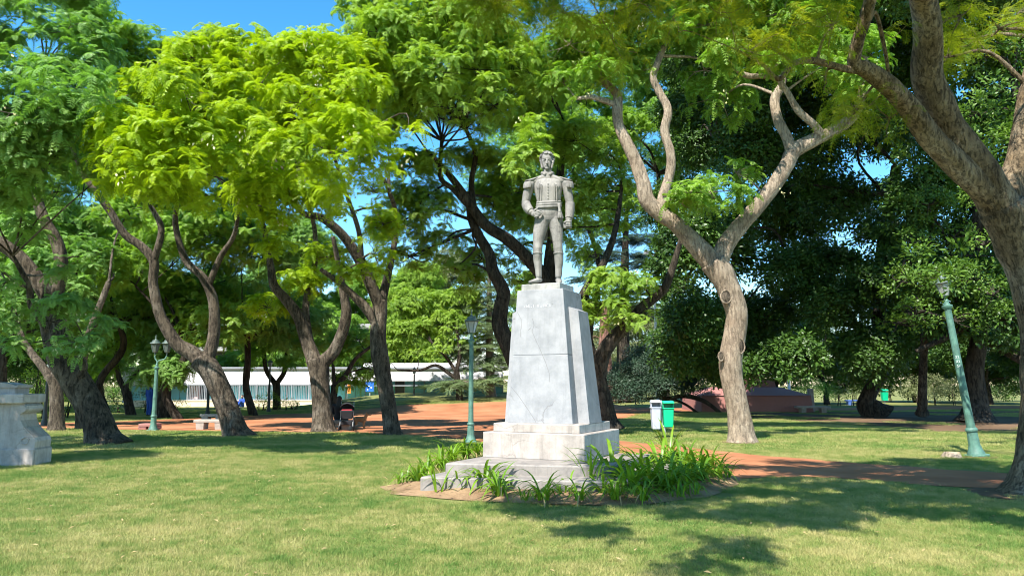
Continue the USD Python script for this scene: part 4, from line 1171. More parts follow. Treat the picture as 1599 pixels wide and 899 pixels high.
# trees further off whose trunks can be told apart
FAR = [
    ('small forked tree behind the round bushes, in front of the white pavilion', 47, [[(432, 641, 0, 13), (432, 605, 0, 11), (430, 595, 0, 12)], [(429, 598, 0, 8), (416, 578, 0, 7), (412, 550, 0, 6), (405, 510, 0, 4)], [(433, 598, 0, 8), (444, 580, 0, 7), (447, 555, 0, 6), (455, 500, 0, 4)]],
     [(400, 530, 34, 24, -1), (440, 520, 36, 26, 0), (470, 545, 26, 20, 0), (420, 480, 40, 26, 0), (385, 560, 20, 14, 0), (470, 480, 36, 28, 1), (450, 565, 20, 10, -1)], 'small', 'leaf_mid', 4.5),
    ('crooked tree seen left of the double lamp post against dark shrubs', 40, [[(206, 654, 0, 16), (200, 625, 0, 14), (196, 605, 0, 13)], [(196, 610, 0, 10), (186, 590, 0, 8), (180, 560, 0, 6)], [(197, 608, 0, 9), (208, 588, 0, 8), (222, 570, 0, 6), (240, 540, 0, 4)]],
     [(180, 530, 40, 26, 0), (215, 520, 36, 24, 1), (160, 570, 30, 18, 0), (200, 470, 46, 30, 1), (240, 500, 34, 26, 1)], 'small', 'leaf_mid', 4.5),
    ('dark weeping tree with a thick trunk just right of the double lamp post', 37, [[(256, 655, 0, 26), (256, 625, 0, 20), (257, 600, 0, 20), (258, 570, 0, 14), (262, 520, 0, 10)]],
     [(255, 575, 34, 22, -1), (275, 590, 28, 16, -1.2), (240, 560, 30, 20, -.5), (285, 560, 26, 22, -.5), (262, 540, 40, 22, 0), (260, 500, 46, 28, .5), (295, 520, 30, 24, .5), (225, 590, 20, 12, -.5)], 'fern', 'leaf_blue', 5.0),
    ('slim dark tree standing close behind the stout tree with the swollen fork', 43, [[(522, 648, 0, 14), (521, 620, 0, 11), (523, 600, 0, 11)], [(523, 604, 0, 9), (540, 585, 0, 8), (555, 560, 0, 6), (580, 540, 0, 5)], [(522, 602, 0, 6), (520, 570, 0, 5)]],
     [(555, 590, 30, 12, 1), (575, 565, 34, 16, 1), (560, 530, 30, 18, 1), (530, 590, 18, 10, 0), (520, 540, 34, 24, 1.5), (600, 590, 16, 10, 1)], 'fern', 'leaf_mid', 4.0),
    ('spreading tree with low horizontal branches on the lawn bank left of the lamp post', 50, [[(718, 627, 0, 12), (716, 605, 0, 10), (714, 590, 0, 10), (712, 575, 0, 9)], [(714, 592, 0, 7), (700, 582, 0, 6), (680, 570, 0, 5), (655, 578, 0, 4), (620, 577, 0, 3)], [(713, 580, 0, 7), (718, 550, 0, 6), (712, 510, 0, 4)], [(712, 580, 0, 6), (695, 555, 0, 5), (675, 535, 0, 4)]],
     [(640, 520, 40, 24, 1), (690, 505, 40, 24, 1), (660, 480, 46, 28, 2), (720, 520, 34, 22, 1), (720, 470, 36, 26, 2), (620, 480, 40, 30, 2), (650, 550, 26, 10, 0), (690, 545, 24, 10, 0), (600, 540, 24, 16, 1)], 'small', 'leaf_lime', 3.8)]
for lb, D, limbs, cl, kind, look, dn in FAR:
    tree('park_tree', lb, D, limbs, cl, kind, look, 'bark_dark', dens=dn, gap=0.42, size=1.25, sides=10)
tree('cedar_tree', 'drooping cedar with layered grey-green branches behind the lamp post', 52,
     [[(768, 630, 0, 20), (766, 605, 0, 15), (765, 560, 0, 13), (764, 480, 0, 9), (764, 420, 0, 4)]],
     [(735, 597, 44, 6, -2), (700, 602, 36, 5, -2), (785, 592, 30, 7, -1), (755, 570, 36, 8, -1), (785, 560, 30, 9, 0), (745, 543, 36, 8, -1), (780, 530, 32, 10, 0), (740, 512, 34, 9, -1), (775, 500, 30, 10, 0), (745, 480, 32, 9, 0), (778, 468, 28, 10, 0), (752, 450, 26, 9, 0), (770, 432, 20, 10, 0), (760, 412, 12, 10, 0)],
     'needle', 'leaf_cedar', 'cedar_trunk', dens=9.0, gap=0.3, size=1.3)
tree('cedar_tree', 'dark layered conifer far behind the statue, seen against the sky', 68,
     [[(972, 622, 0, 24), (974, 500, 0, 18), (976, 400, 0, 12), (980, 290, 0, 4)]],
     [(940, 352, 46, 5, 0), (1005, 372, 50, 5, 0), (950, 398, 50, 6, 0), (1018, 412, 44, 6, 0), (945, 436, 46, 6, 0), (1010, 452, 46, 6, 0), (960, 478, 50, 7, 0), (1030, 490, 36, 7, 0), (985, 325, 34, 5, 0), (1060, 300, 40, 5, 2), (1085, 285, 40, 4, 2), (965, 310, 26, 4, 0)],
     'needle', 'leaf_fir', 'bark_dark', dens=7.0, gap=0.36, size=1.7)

# the dark broad-leaved trees that fill the right
g = np.random.default_rng(21)


def wall_of_leaves(x0, x1, y0, y1, sx, sy, r0, r1, holes, d0=-5, d1=5):
    out = []
    for y in np.arange(y0, y1, sy):
        for x in np.arange(x0, x1, sx):
            px_, py_ = x + g.uniform(-.4, .4) * sx, y + g.uniform(-.4, .4) * sy
            r = g.uniform(r0, r1)
            if any(((px_ - a) / (c + r * .55)) ** 2 + ((py_ - b) / (d + r * .42)) ** 2 < 1 for a, b, c, d in holes):
                continue
            out.append((px_, py_, r, r * .75, g.uniform(d0, d1)))
    return out


HOLES = [(1375, 346, 46, 7), (1318, 376, 34, 6), (1338, 258, 2, 0), (1105, 285, 30, 24)]
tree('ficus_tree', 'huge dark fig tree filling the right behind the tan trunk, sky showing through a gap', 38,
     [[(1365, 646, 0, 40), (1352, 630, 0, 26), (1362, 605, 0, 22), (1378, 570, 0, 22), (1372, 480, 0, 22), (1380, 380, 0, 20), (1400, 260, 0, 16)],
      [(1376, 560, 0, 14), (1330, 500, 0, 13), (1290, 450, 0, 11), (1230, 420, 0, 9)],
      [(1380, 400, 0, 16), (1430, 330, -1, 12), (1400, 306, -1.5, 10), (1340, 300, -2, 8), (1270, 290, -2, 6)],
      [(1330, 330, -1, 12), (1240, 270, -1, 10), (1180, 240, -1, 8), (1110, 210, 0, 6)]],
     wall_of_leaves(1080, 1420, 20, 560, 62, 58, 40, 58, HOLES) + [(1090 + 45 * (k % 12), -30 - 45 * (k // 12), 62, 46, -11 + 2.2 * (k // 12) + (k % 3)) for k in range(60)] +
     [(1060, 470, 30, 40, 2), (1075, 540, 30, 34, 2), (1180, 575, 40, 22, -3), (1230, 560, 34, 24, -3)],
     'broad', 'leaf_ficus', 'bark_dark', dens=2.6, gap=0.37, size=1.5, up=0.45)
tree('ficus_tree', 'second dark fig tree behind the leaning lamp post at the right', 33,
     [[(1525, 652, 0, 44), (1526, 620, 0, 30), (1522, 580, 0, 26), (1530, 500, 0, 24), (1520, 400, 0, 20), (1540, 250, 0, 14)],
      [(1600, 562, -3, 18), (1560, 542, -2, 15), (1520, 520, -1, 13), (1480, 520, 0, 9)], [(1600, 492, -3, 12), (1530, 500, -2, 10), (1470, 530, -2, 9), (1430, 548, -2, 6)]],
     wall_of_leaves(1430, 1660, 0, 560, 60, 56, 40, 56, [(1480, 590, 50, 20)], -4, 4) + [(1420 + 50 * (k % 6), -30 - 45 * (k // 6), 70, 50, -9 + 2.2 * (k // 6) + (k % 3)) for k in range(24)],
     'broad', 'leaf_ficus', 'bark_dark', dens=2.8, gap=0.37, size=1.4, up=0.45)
tree('magnolia_tree', 'glossy bright-leaved tree lit by the sun at the upper right edge', 20,
     [[(1660, 680, 0, 30), (1655, 560, 0, 26), (1640, 400, 0, 22), (1610, 240, 0, 16), (1580, 120, 0, 10)]],
     [(1540, 90, 40, 34, 0), (1580, 70, 40, 40, -.5), (1560, 140, 40, 34, 0), (1595, 180, 34, 34, -.5), (1530, 180, 30, 26, .5), (1570, 230, 30, 30, 0), (1600, 260, 30, 30, 0), (1530, 300, 30, 24, 1), (1446, 436, 22, 22, -4), (1486, 440, 16, 16, -4.2), (1440, 400, 26, 14, -3.6), (1500, 395, 24, 16, -3), (1540, 380, 26, 18, -2), (1590, 340, 30, 24, -1)],
     'broad', 'leaf_glossy', 'bark_dark', dens=5.0, gap=0.42, size=0.95, up=0.5)
tree('broadleaf_tree', 'medium-green leafy tree lit in patches left of the leaning lamp post', 30,
     [[(1440, 640, 4, 14), (1442, 560, 3, 12), (1446, 480, 2, 10), (1450, 380, 1, 7)]],
     [(1450, 320, 40, 26, -1), (1430, 380, 40, 24, -1), (1490, 370, 36, 30, -1), (1410, 440, 40, 24, -1), (1470, 430, 40, 26, -2), (1510, 440, 36, 30, -2), (1430, 490, 40, 22, -2), (1490, 500, 34, 18, -2), (1400, 505, 34, 16, -1), (1550, 460, 30, 30, -1), (1560, 400, 30, 26, 0)],
     'broad', 'leaf_glossy', 'bark_dark', dens=3.2, gap=0.45, size=1.0, up=0.5)
tree('broadleaf_tree', 'low pale-green leafy tree above the blue bench', 42,
     [[(1362, 640, 0, 12), (1362, 610, 0, 10), (1356, 580, 0, 8)]],
     [(1340, 575, 30, 22, -2), (1370, 560, 30, 22, -2), (1355, 595, 34, 14, -2.5), (1390, 580, 22, 18, -2), (1320, 600, 22, 10, -2), (1400, 530, 24, 18, -2), (1345, 540, 26, 14, -1.5)],
     'broad', 'leaf_glossy', 'bark_dark', dens=4.2, gap=0.42, size=1.05, up=0.5)
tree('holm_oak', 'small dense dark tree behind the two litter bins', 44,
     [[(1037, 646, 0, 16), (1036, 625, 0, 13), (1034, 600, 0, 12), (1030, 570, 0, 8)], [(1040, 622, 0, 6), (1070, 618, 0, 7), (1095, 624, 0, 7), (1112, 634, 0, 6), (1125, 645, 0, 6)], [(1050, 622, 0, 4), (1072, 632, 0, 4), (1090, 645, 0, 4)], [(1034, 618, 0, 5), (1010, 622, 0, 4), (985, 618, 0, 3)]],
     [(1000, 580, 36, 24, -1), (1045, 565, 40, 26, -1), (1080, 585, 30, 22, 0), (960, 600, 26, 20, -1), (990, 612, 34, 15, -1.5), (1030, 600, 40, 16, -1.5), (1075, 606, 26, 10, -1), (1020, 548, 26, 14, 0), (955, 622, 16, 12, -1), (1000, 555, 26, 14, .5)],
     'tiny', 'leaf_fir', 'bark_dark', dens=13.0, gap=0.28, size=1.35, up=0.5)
# trees that close the view, each with a crown and trunk of its own
GROVE = [(10, 33, 150, 4.6, 'leaf_blue', 'shaded tree of the left grove, behind the thick leaning grey trunk'), (175, 37, 90, 4.6, 'leaf_mid', 'tree of the left grove rising behind the double lamp post'),
         (285, 36, 170, 4.4, 'leaf_mid', 'shaded tree of the left grove above the stone benches'), (400, 40, 200, 4.6, 'leaf_blue', 'shaded tree of the left grove between the winding stems and the stout trunk'),
         (90, 42, 220, 4.8, 'leaf_mid', 'tree of the left grove behind the sunlit shrubs'),
         (840, 40, 70, 4.2, 'leaf_blue', 'shaded tree directly behind the statue'), (930, 46, 20, 4.6, 'leaf_mid', 'shaded tree behind and right of the statue head'),
         (1040, 52, 30, 4.6, 'leaf_blue', 'tall shaded tree seen between the two stems of the tan tree'), (1146, 48, 0, 5.0, 'leaf_mid', 'green tree seen through the wide V of the tan tree')]
for k, (x, D, yt, sp, look, lb) in enumerate(GROVE):
    wild_tree('grove_tree', lb, x, D, EYE + (HOR - yt) * D / F, sp, 'fern', look, 'bark_dark', 300 + k, dens=1.4, size=1.15, low=0.27 if x < 600 else 0.5 if x < 1000 else 0.62, n=16, tr=0.17, bend=0.35)
CLOSE = [(395, 67, 7.6, 3.6, 'small', 'leaf_mid', 'low leafy tree directly behind the pavilion roof, left', 1.5), (455, 68, 8.4, 3.6, 'small', 'leaf_blue', 'low leafy tree directly behind the pavilion roof, above the small forked tree', 1.5),
         (520, 67, 7.4, 3.4, 'small', 'leaf_mid', 'low leafy tree behind the pavilion roof beside the terrace slab', 1.5), (625, 72, 8, 3.8, 'small', 'leaf_lime', 'light green tree behind the pavilion roof, right of the straight grey trunk', 1.5),
         (30, 50, 12.5, 4.5, 'broad', 'leaf_ficus', 'dark dense tree closing the view at the far left edge', 1.5), (118, 54, 13, 4.6, 'small', 'leaf_blue', 'blue-green tree closing the view behind the thin two-stemmed tree', 1.5),
         (225, 60, 15, 5.0, 'small', 'leaf_blue', 'tall dark tree closing the view behind the double lamp post', 1.5), (318, 90, 15, 5.0, 'small', 'leaf_mid', 'mid-green tree rising behind the white pavilion, left of the small forked tree', 1.6),
         (395, 92, 17, 5.2, 'small', 'leaf_blue', 'dusky tree rising behind the white pavilion above the round bushes', 1.6), (478, 94, 18, 5.2, 'small', 'leaf_mid', 'tall green tree behind the pavilion, above the stout forked trunk', 1.6),
         (640, 88, 15, 5.4, 'small', 'leaf_lime', 'light green tree behind the pavilion, left of the cedar', 1.5), (700, 96, 17.5, 5.0, 'small', 'leaf_pale', 'pale feathery tree showing just left of the cedar top', 1.6),
         (560, 96, 17, 5.0, 'small', 'leaf_mid', 'green tree behind the concrete terrace building', 1.6), (830, 84, 13, 4.5, 'small', 'leaf_lime', 'light tree hidden mostly by the pedestal', 1.5),
         (905, 88, 11.5, 4.4, 'small', 'leaf_pale', 'pale scrubby tree right of the pedestal beside the reddish trunk', 1.5), (1000, 84, 10, 4.6, 'tiny', 'leaf_pale', 'sunlit olive-toned scrub tree behind the floodlight mast', 2.2),
         (1065, 80, 10, 4.0, 'tiny', 'leaf_pale', 'second sunlit scrub tree left of the tan trunk', 2.2), (1215, 66, 8, 3.6, 'broad', 'leaf_glossy', 'bright leafy tree behind the red granite monument', 1.4),
         (1290, 62, 8, 3.8, 'broad', 'leaf_glossy', 'rounded leafy tree right of the red granite monument', 1.4), (1430, 68, 10, 4.4, 'broad', 'leaf_ficus', 'dark tree closing the view behind the green litter bin', 1.6),
         (1545, 62, 9, 4.4, 'broad', 'leaf_ficus', 'dark tree closing the view behind the leaning lamp post', 1.6), (1640, 50, 11, 4.5, 'broad', 'leaf_ficus', 'dark tree closing the view at the far right edge', 1.5),
         (-60, 42, 12, 4.4, 'broad', 'leaf_ficus', 'dark tree beyond the left edge behind the scrolled pedestal', 1.4)]
for k, (x, D, h, sp, kind, look, lb, sz) in enumerate(CLOSE):
    wild_tree('background_tree', lb, x, D, h, sp, kind, look, 'bark_dark', 100 + k, dens=2.6 if kind != 'tiny' else 3.2, size=sz, low=0.22, n=13, tr=0.2)

# ------------------------------------------------------------------ grass
def blades(seed, n, side, ln, w):
    g = np.random.default_rng(seed)
    o = np.c_[g.uniform(-side / 2, side / 2, (n, 2)), np.full(n, -0.004)]
    tuft = meshkit.fbm(np.c_[o[:, :2] * 7 + seed, np.zeros(n)], 2, seed)
    a = g.uniform(0, 2 * math.pi, n)
    L = ln * g.uniform(0.45, 1.2, n) * (0.6 + 0.8 * tuft)
    s = np.c_[np.cos(a), np.sin(a), np.zeros(n)] * (w / 2)
    b = g.uniform(0, 2 * math.pi, n)
    k = g.uniform(0.2, 1.1, n)
    tip = o + np.c_[np.cos(b) * k * L, np.sin(b) * k * L, L * np.sqrt(np.maximum(0.15, 1 - 0.5 * k * k))]
    V = np.stack([o - s, o + s, tip], 1).reshape(-1, 3)
    return trimesh.Trimesh(V, np.arange(3 * n).reshape(-1, 3), process=False)


grass = thing('grass', 'short mown grass with dry straw-coloured patches across the lawn', 'grass', kind='stuff')
shapely.prepare(PLAZA), shapely.prepare(BED), shapely.prepare(SHADE)


def lay_grass(name, side, seeds, n, ln, w, near, far, keepout, step):
    pi = UsdGeom.PointInstancer.Define(stage, path_of(name, grass))
    for k in seeds:
        q = usdkit.mesh(stage, pi.GetPath().pathString + '/tuft' + ('' if k == seeds[0] else '_%03d' % k), blades(k, n, side, ln, w), M['grass_blade'])
        pi.CreatePrototypesRel().AddTarget(q.GetPath())
    P = []
    for y in np.arange(near, far, step):
        hw = y * 0.72 + 2.0
        xs_ = np.arange(-hw, hw, step)
        P.append(np.c_[xs_ + rng.uniform(-.3, .3, len(xs_)) * step, y + rng.uniform(-.3, .3, len(xs_)) * step])
    P = np.vstack(P)
    pts = shapely.points(P)
    ok = (shapely.distance(PLAZA, pts) > keepout * 0.8) & (shapely.distance(BED, pts) > keepout * 0.25)
    for q_ in BARE:
        ok &= ~((shapely.distance(q_, pts) < 0.1) & (rng.random(len(P)) < 0.75))
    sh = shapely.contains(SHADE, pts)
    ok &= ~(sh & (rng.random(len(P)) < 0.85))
    bare = meshkit.fbm(np.c_[P * 0.5, np.zeros(len(P))], 3, 4)
    P = P[ok]
    n_ = len(P)
    pi.CreatePositionsAttr(Vt.Vec3fArray.FromNumpy(np.c_[P, gz(P[:, 0], P[:, 1])].astype(np.float32)))
    yaw = rng.uniform(0, 2 * math.pi, n_)
    pi.CreateOrientationsAttr(Vt.QuathArray([Gf.Quath(float(math.cos(a / 2)), 0, 0, float(math.sin(a / 2))) for a in yaw]))
    sc = rng.uniform(0.75, 1.2, n_)
    pi.CreateScalesAttr(Vt.Vec3fArray.FromNumpy(np.c_[np.ones(n_), np.ones(n_), sc].astype(np.float32)))
    pi.CreateProtoIndicesAttr(Vt.IntArray.FromNumpy(rng.integers(0, len(seeds), n_).astype(np.int32)))
    data(pi.GetPrim(), kind='stuff')


lay_grass('near_grass', 0.62, (1, 2, 3, 4), 1500, 0.050, 0.006, 5.2, 19, 0.22, 0.44)
lay_grass('far_grass', 1.5, (5, 6, 7), 1500, 0.055, 0.016, 19, 50, 0.5, 1.05)

# fallen leaves and twigs on the lawn and on the bed
g = np.random.default_rng(77)
V = []
for k in range(640):
    if k < 300:
        x, y = g.uniform(-2.2, 4.2), g.uniform(10.0, 13.5)
        if not BED.contains(Point(x, y)):
            continue
        z = 0.10
    else:
        y = g.uniform(6.5, 16)
        x = g.uniform(-.65, .65) * y
        z = 0.045
        if PLAZA.buffer(.2).contains(Point(x, y)) or Point(x, y).distance(Point(*PC)) < 3:
            continue
    a = g.uniform(0, 2 * math.pi)
    d = np.array([math.cos(a), math.sin(a), g.uniform(-.3, .5)])
    V.append(pinna(np.array([x, y, z]), d, np.array([g.normal(0, .3), g.normal(0, .3), 1.0]), g.uniform(.05, .16) if k < 300 else g.uniform(.03, .085), g.uniform(.015, .03)))
V = np.array(V)
struct('leaf_litter', trimesh.Trimesh(V.reshape(-1, 3), (np.arange(len(V))[:, None, None] * 4 + QF[None]).reshape(-1, 3), process=False), 'dry_leaf', kind='stuff', label='dry curled leaves scattered on the planting bed and lawn', cat='leaves')


# ------------------------------------------------------------------ strap-leaved plants in the bed
def strap_plant(seed, n=30, ln=0.62, w=0.034, upright=0.0):
    g = np.random.default_rng(seed)
    ms = []
    for k in range(n):
        a = 2 * math.pi * k * 0.382 + g.uniform(-.3, .3)
        out = np.array([math.cos(a), math.sin(a), 0])
        L = ln * g.uniform(0.55, 1.12)
        lift = g.uniform(1.3, 2.1) + upright * .5
        drop = g.uniform(0.9, 2.0) - upright * 1.2
        o = out * 0.03 + np.array([g.normal(0, .035), g.normal(0, .035), -0.03])
        s = np.array([-out[1], out[0], 0])
        pts = []
        for t in np.linspace(0, 1, 7):
            c = o + out * L * t * (0.35 + 0.35 * t) + np.array([0, 0, L * (lift * t * 0.75 - drop * t * t * 0.72)])
            ww = w * g.uniform(.95, 1.05) * (0.65 + 0.5 * math.sin(math.pi * min(1, t * 0.9 + .1))) * (1 - t ** 5)
            pts += [c + s * ww / 2 + [0, 0, ww * .22], c - s * ww / 2 + [0, 0, ww * .22], c]
        f = []
        for i in range(6):
            b = i * 3
            f += [[b, b + 2, b + 5], [b, b + 5, b + 3], [b + 2, b + 1, b + 4], [b + 2, b + 4, b + 5]]
        ms.append(trimesh.Trimesh(np.array(pts), np.array(f), process=False))
    return cat_(ms)


KINDS = {'big': strap_plant(1, 46, 0.72, 0.038), 'mid': strap_plant(2, 28, 0.56), 'thin': strap_plant(3, 12, 0.46, 0.026), 'tall': strap_plant(4, 14, 0.62, 0.04, 0.45), 'sprout': strap_plant(5, 6, 0.40, 0.024, 0.3)}
DRY = [strap_plant(55, 6, 0.46, 0.022, -0.6), strap_plant(56, 4, 0.5, 0.02, -0.7)]
PLANTS = [(631, 752, 'thin', 'thin strap-leaved clump at the far left tip of the planting bed', .9), (652, 752, 'mid', 'strap-leaved clump at the left corner of the lower step', .95), (668, 738, 'mid', None, .9), (690, 728, 'mid', None, 1.0),
          (706, 716, 'mid', None, 1.0), (728, 711, 'big', 'lush yellow-green strap-leaved clump touching the left face of the base block', .85), (745, 708, 'mid', None, .8),
          (688, 764, 'sprout', 'lone sprout of few leaves in front of the lower step', 1.1), (718, 762, 'thin', 'sparse strap-leaved clump left of the big front clump', 1.0), (757, 762, 'big', 'large sunlit strap-leaved clump in front of the steps', .95),
          (778, 770, 'mid', 'yellowing strap-leaved clump at the front edge of the bed', 1.0), (848, 777, 'mid', 'dark strap-leaved clump in front of the pedestal corner', .95), (884, 770, 'thin', 'small shaded clump right of the pedestal corner', 1.0),
          (905, 778, 'mid', None, .7), (921, 762, 'tall', 'upright pair of broad sunlit leaves by the rounded step', .85), (955, 757, 'big', 'very large arching strap-leaved clump at the rounded corner of the steps', 1.25),
          (985, 768, 'big', None, 1.05), (1012, 762, 'big', None, 1.1), (1040, 764, 'big', None, 1.0), (1065, 757, 'big', None, 1.05), (1092, 750, 'big', None, 1.0), (1118, 745, 'mid', None, 1.0), (1136, 742, 'thin', 'outermost thin clump at the right end of the bed', 1.0),
          (1000, 742, 'big', None, 1.1), (1030, 737, 'big', None, 1.1), (1062, 733, 'big', None, 1.0), (1090, 732, 'mid', None, 1.0), (1045, 716, 'tall', 'tall clump at the back right, in front of the litter bins', 1.0), (1075, 720, 'mid', None, .95),
          (960, 776, 'mid', None, .8), (1005, 778, 'mid', None, .75), (1110, 728, 'mid', None, .9), (940, 770, 'mid', 'yellow-green low clump catching sun beside the rounded step', .8), (1058, 772, 'thin', None, .9), (820, 778, 'thin', None, .8), (1080, 768, 'thin', None, .9)]
for k, (x, y, kd, lb, sc) in enumerate(PLANTS):
    r_ = ray(x, y)
    p = np.array([0, 0, EYE]) + r_ * ((0.09 - EYE) / r_[2])
    left = x < 760
    gl_ = None if lb else ('strap-leaved clumps left of the steps' if left else 'strap-leaved clumps right of the steps' if x > 940 else 'strap-leaved clumps in front of the pedestal')
    lab = lb or ('green strap-leaved clump in the bed along the left of the steps' if left else 'dense dark green strap-leaved clump in the bed right of the steps' if x > 940 else 'low strap-leaved clump at the front edge of the bed')
    t = thing('agapanthus', lab, 'plant', p, rng.uniform(0, 6.28), group=gl_)
    m = KINDS[kd].copy()
    m.apply_scale(sc * (1.14 if x > 940 and kd != 'thin' else 1.05))
    part(t, 'leaves', m, 'strap_leaf', smooth=True)
    if kd in ('big', 'mid'):
        m = DRY[k % 2].copy()
        m.apply_scale(sc * 1.1)
        part(t, 'dry_leaves', m, 'dry_leaf', smooth=True)


# ------------------------------------------------------------------ lamps
def lantern(parent, z0, s=1.0, glass='lantern_glass', off=(0, 0), iron='lamp_green'):
    """Six-sided lantern, wider at the top, with panes, bars, stepped roof and finial."""
    o = np.array([off[0], off[1], z0])
    rb, rt, h = 0.085 * s, 0.17 * s, 0.30 * s
    C = lambda r, z, k: o + np.array([r * math.cos(k * math.pi / 3), r * math.sin(k * math.pi / 3), z])
    part(parent, 'lantern_seat', [lathe([(0, -0.10 * s), (0.03 * s, -0.10 * s), (0.035 * s, -0.03 * s), (0.09 * s, 0), (0.0, 0.006 * s)], 14).apply_translation(o)], iron, smooth=40)
    for k in range(6):
        a, b, c, d = C(rb, 0, k), C(rb, 0, k + 1), C(rt, h, k + 1), C(rt, h, k)
        q = np.array([a, b, c, d])
        n = np.cross(b - a, d - a)
        n /= np.linalg.norm(n)
        q = np.vstack([q, q - n * 0.005])
        part(parent, 'pane', trimesh.convex.convex_hull(q), glass)
        part(parent, 'lantern_bar', bar(C(rb + .004, 0, k), C(rt + .004, h, k), 0.009 * s, 5), 'lantern_roof')
    part(parent, 'lantern_roof', lathe([(0, h + .19 * s), (0.03 * s, h + .19 * s), (.05 * s, h + .15 * s), (.11 * s, h + .13 * s), (.13 * s, h + .07 * s), (.185 * s, h + .05 * s), (.20 * s, h + .01 * s), (.17 * s, h - .005 * s), (0, h)], 12).apply_translation(o), 'lantern_roof', smooth=35)
    part(parent, 'finial', lathe([(0, h + .36 * s), (.008 * s, h + .33 * s), (.012 * s, h + .27 * s), (.03 * s, h + .245 * s), (.012 * s, h + .22 * s), (.03 * s, h + .185 * s), (0, h + .18 * s)], 8).apply_translation(o), 'lantern_roof', smooth=40)


def lamp_column(parent, H):
    """Cast-iron column: square foot, flared fluted base, ring, tapering shaft, capital."""
    part(parent, 'foot', box(.33, .33, .05, (0, 0, -.01), bev=.008), 'lamp_green')
    n = 20
    prof = [(.155, .04), (.15, .07), (.125, .12), (.10, .22), (.092, .44), (.088, .46)]
    m = lathe([(0, .03)] + prof + [(0, .46)], 2 * n)
    v = np.array(m.vertices)
    a = np.arctan2(v[:, 1], v[:, 0])
    flute = 1 - 0.05 * (np.cos(a * 10) > 0.2) * ((v[:, 2] > .13) & (v[:, 2] < .45))
    v[:, :2] *= flute[:, None]
    part(parent, 'column_base', trimesh.Trimesh(v, m.faces, process=False), 'lamp_green', smooth=35)
    part(parent, 'ring', lathe([(0, .455), (.085, .455), (.105, .475), (.108, .505), (.098, .53), (.082, .545), (0, .545)], 20), 'lamp_green', smooth=40)
    m = lathe([(0, .54), (.078, .54), (.072, .8), (.06, H - .06), (.058, H), (0, H)], 40)
    v = np.array(m.vertices)
    a = np.arctan2(v[:, 1], v[:, 0])
    v[:, :2] *= (1 - .05 * (np.cos(a * 10) > 0.2))[:, None]
    part(parent, 'shaft', trimesh.Trimesh(v, m.faces, process=False), 'lamp_green', smooth=35)
    part(parent, 'capital', lathe([(0, H - .03), (.062, H - .03), (.085, H - .005), (.10, H + .02), (.10, H + .045), (.06, H + .06), (.045, H + .10), (.05, H + .14), (.03, H + .17), (0, H + .17)], 18), 'lamp_green', smooth=40)


p = on(735, 690)
L1 = thing('street_lamp', 'green cast-iron lamp post with one grey lantern left of the pedestal', 'street lamp', p)
lamp_column(L1, 2.80)
lantern(L1, 3.06, 1.05)

p = on(1525, 712)
top = at(1470, 412, p[1] - .1)
ax = (top - p) / np.linalg.norm(top - p)
L2 = thing('street_lamp', 'green lamp post at the right, leaning to the left, numbers stencilled on it', 'street lamp', p)
xf = UsdGeom.Xformable(L2)
R = trimesh.geometry.align_vectors([0, 0, 1], ax)
ang = math.degrees(math.atan2(ax[0], ax[2]))
xf.AddRotateYOp().Set(ang)
sc = np.linalg.norm(top - p) / 3.72
xf.AddScaleOp().Set(Gf.Vec3f(sc, sc, sc))
lamp_column(L2, 2.86)
lantern(L2, 3.10, .80)
for k, tx in enumerate(('21', '21', '16')):
    m = meshkit.text_mesh(tx, 0.042, 0.004)
    m.apply_translation([-m.bounds[:, 0].mean(), 0, 0])
    m.apply_transform(trimesh.transformations.rotation_matrix(math.pi / 2, [1, 0, 0]))
    m.apply_transform(trimesh.transformations.rotation_matrix(math.radians(-28), [0, 0, 1]))
    d = np.array([math.sin(math.radians(-28)), -math.cos(math.radians(-28))]) * 0.0725
    m.apply_translation([d[0], d[1], 1.88 - 0.085 * k])
    part(L2, 'number', m, 'white_paint')

p = on(239, 672)
L3 = thing('street_lamp', 'green lamp post with two lanterns on curved arms among the left trees', 'street lamp', p)
lamp_column(L3, 2.15)
for s in (-1, 1):
    part(L3, 'arm', tube([[0, 0, 2.28], [s * .03 + .02, 0, 2.42], [s * .17 + .10, 0, 2.50], [s * .21 + .12, 0, 2.62]], [.03, .026, .022, .02], 8, 5), 'lamp_green', smooth=True)
    lantern(L3, 2.74, .95, 'lantern_dark', off=(s * .21 + .12, 0), iron='lantern_roof')


def far_lamp(x, y0, y1, label, head=True, col='iron_dark', w=.07):
    p = on(x, y0)
    h = (y0 - y1) * p[1] / F
    t = thing('street_lamp', label, 'street lamp', p)
    part(t, 'pole', lathe([(0, -.05), (w * 1.9, -.05), (w * 1.9, .1), (w * 1.2, .25), (w, .8), (w * .7, h - .5), (0, h - .5)], 10), col, smooth=40)
    lantern(t, h - .45, .85, iron='iron_dark')
    return t


far_lamp(646, 637, 574, 'thin dark lamp post on the lawn bank in front of the teal windows')
far_lamp(419, 643, 562, 'thin dark lamp post just left of the small forked tree')
far_lamp(324, 647, 560, 'thin dark lamp post in front of the grey railing')
far_lamp(69, 664, 568, 'dark lamp post at far left before the sunlit shrubs')

pm = at(1026, 600, 62)
ms = thing('floodlight_mast', 'tall slim mast with two box floodlights behind the litter bins', 'light mast', (pm[0], pm[1], 0))
top_z = at(1023, 398, 62)[2]
part(ms, 'pole', lathe([(0, 0), (.16, 0), (.13, 3), (.07, top_z), (0, top_z)], 10), 'galvanised', smooth=40)
part(ms, 'cross_arm', box(1.5, .08, .08, (0, 0, top_z)), 'galvanised')
for s in (-.55, .55):
    part(ms, 'floodlight', frustum(.30, .14, .24, .18, top_z + .05, top_z + .38).apply_translation([s, 0, 0]), 'galvanised')

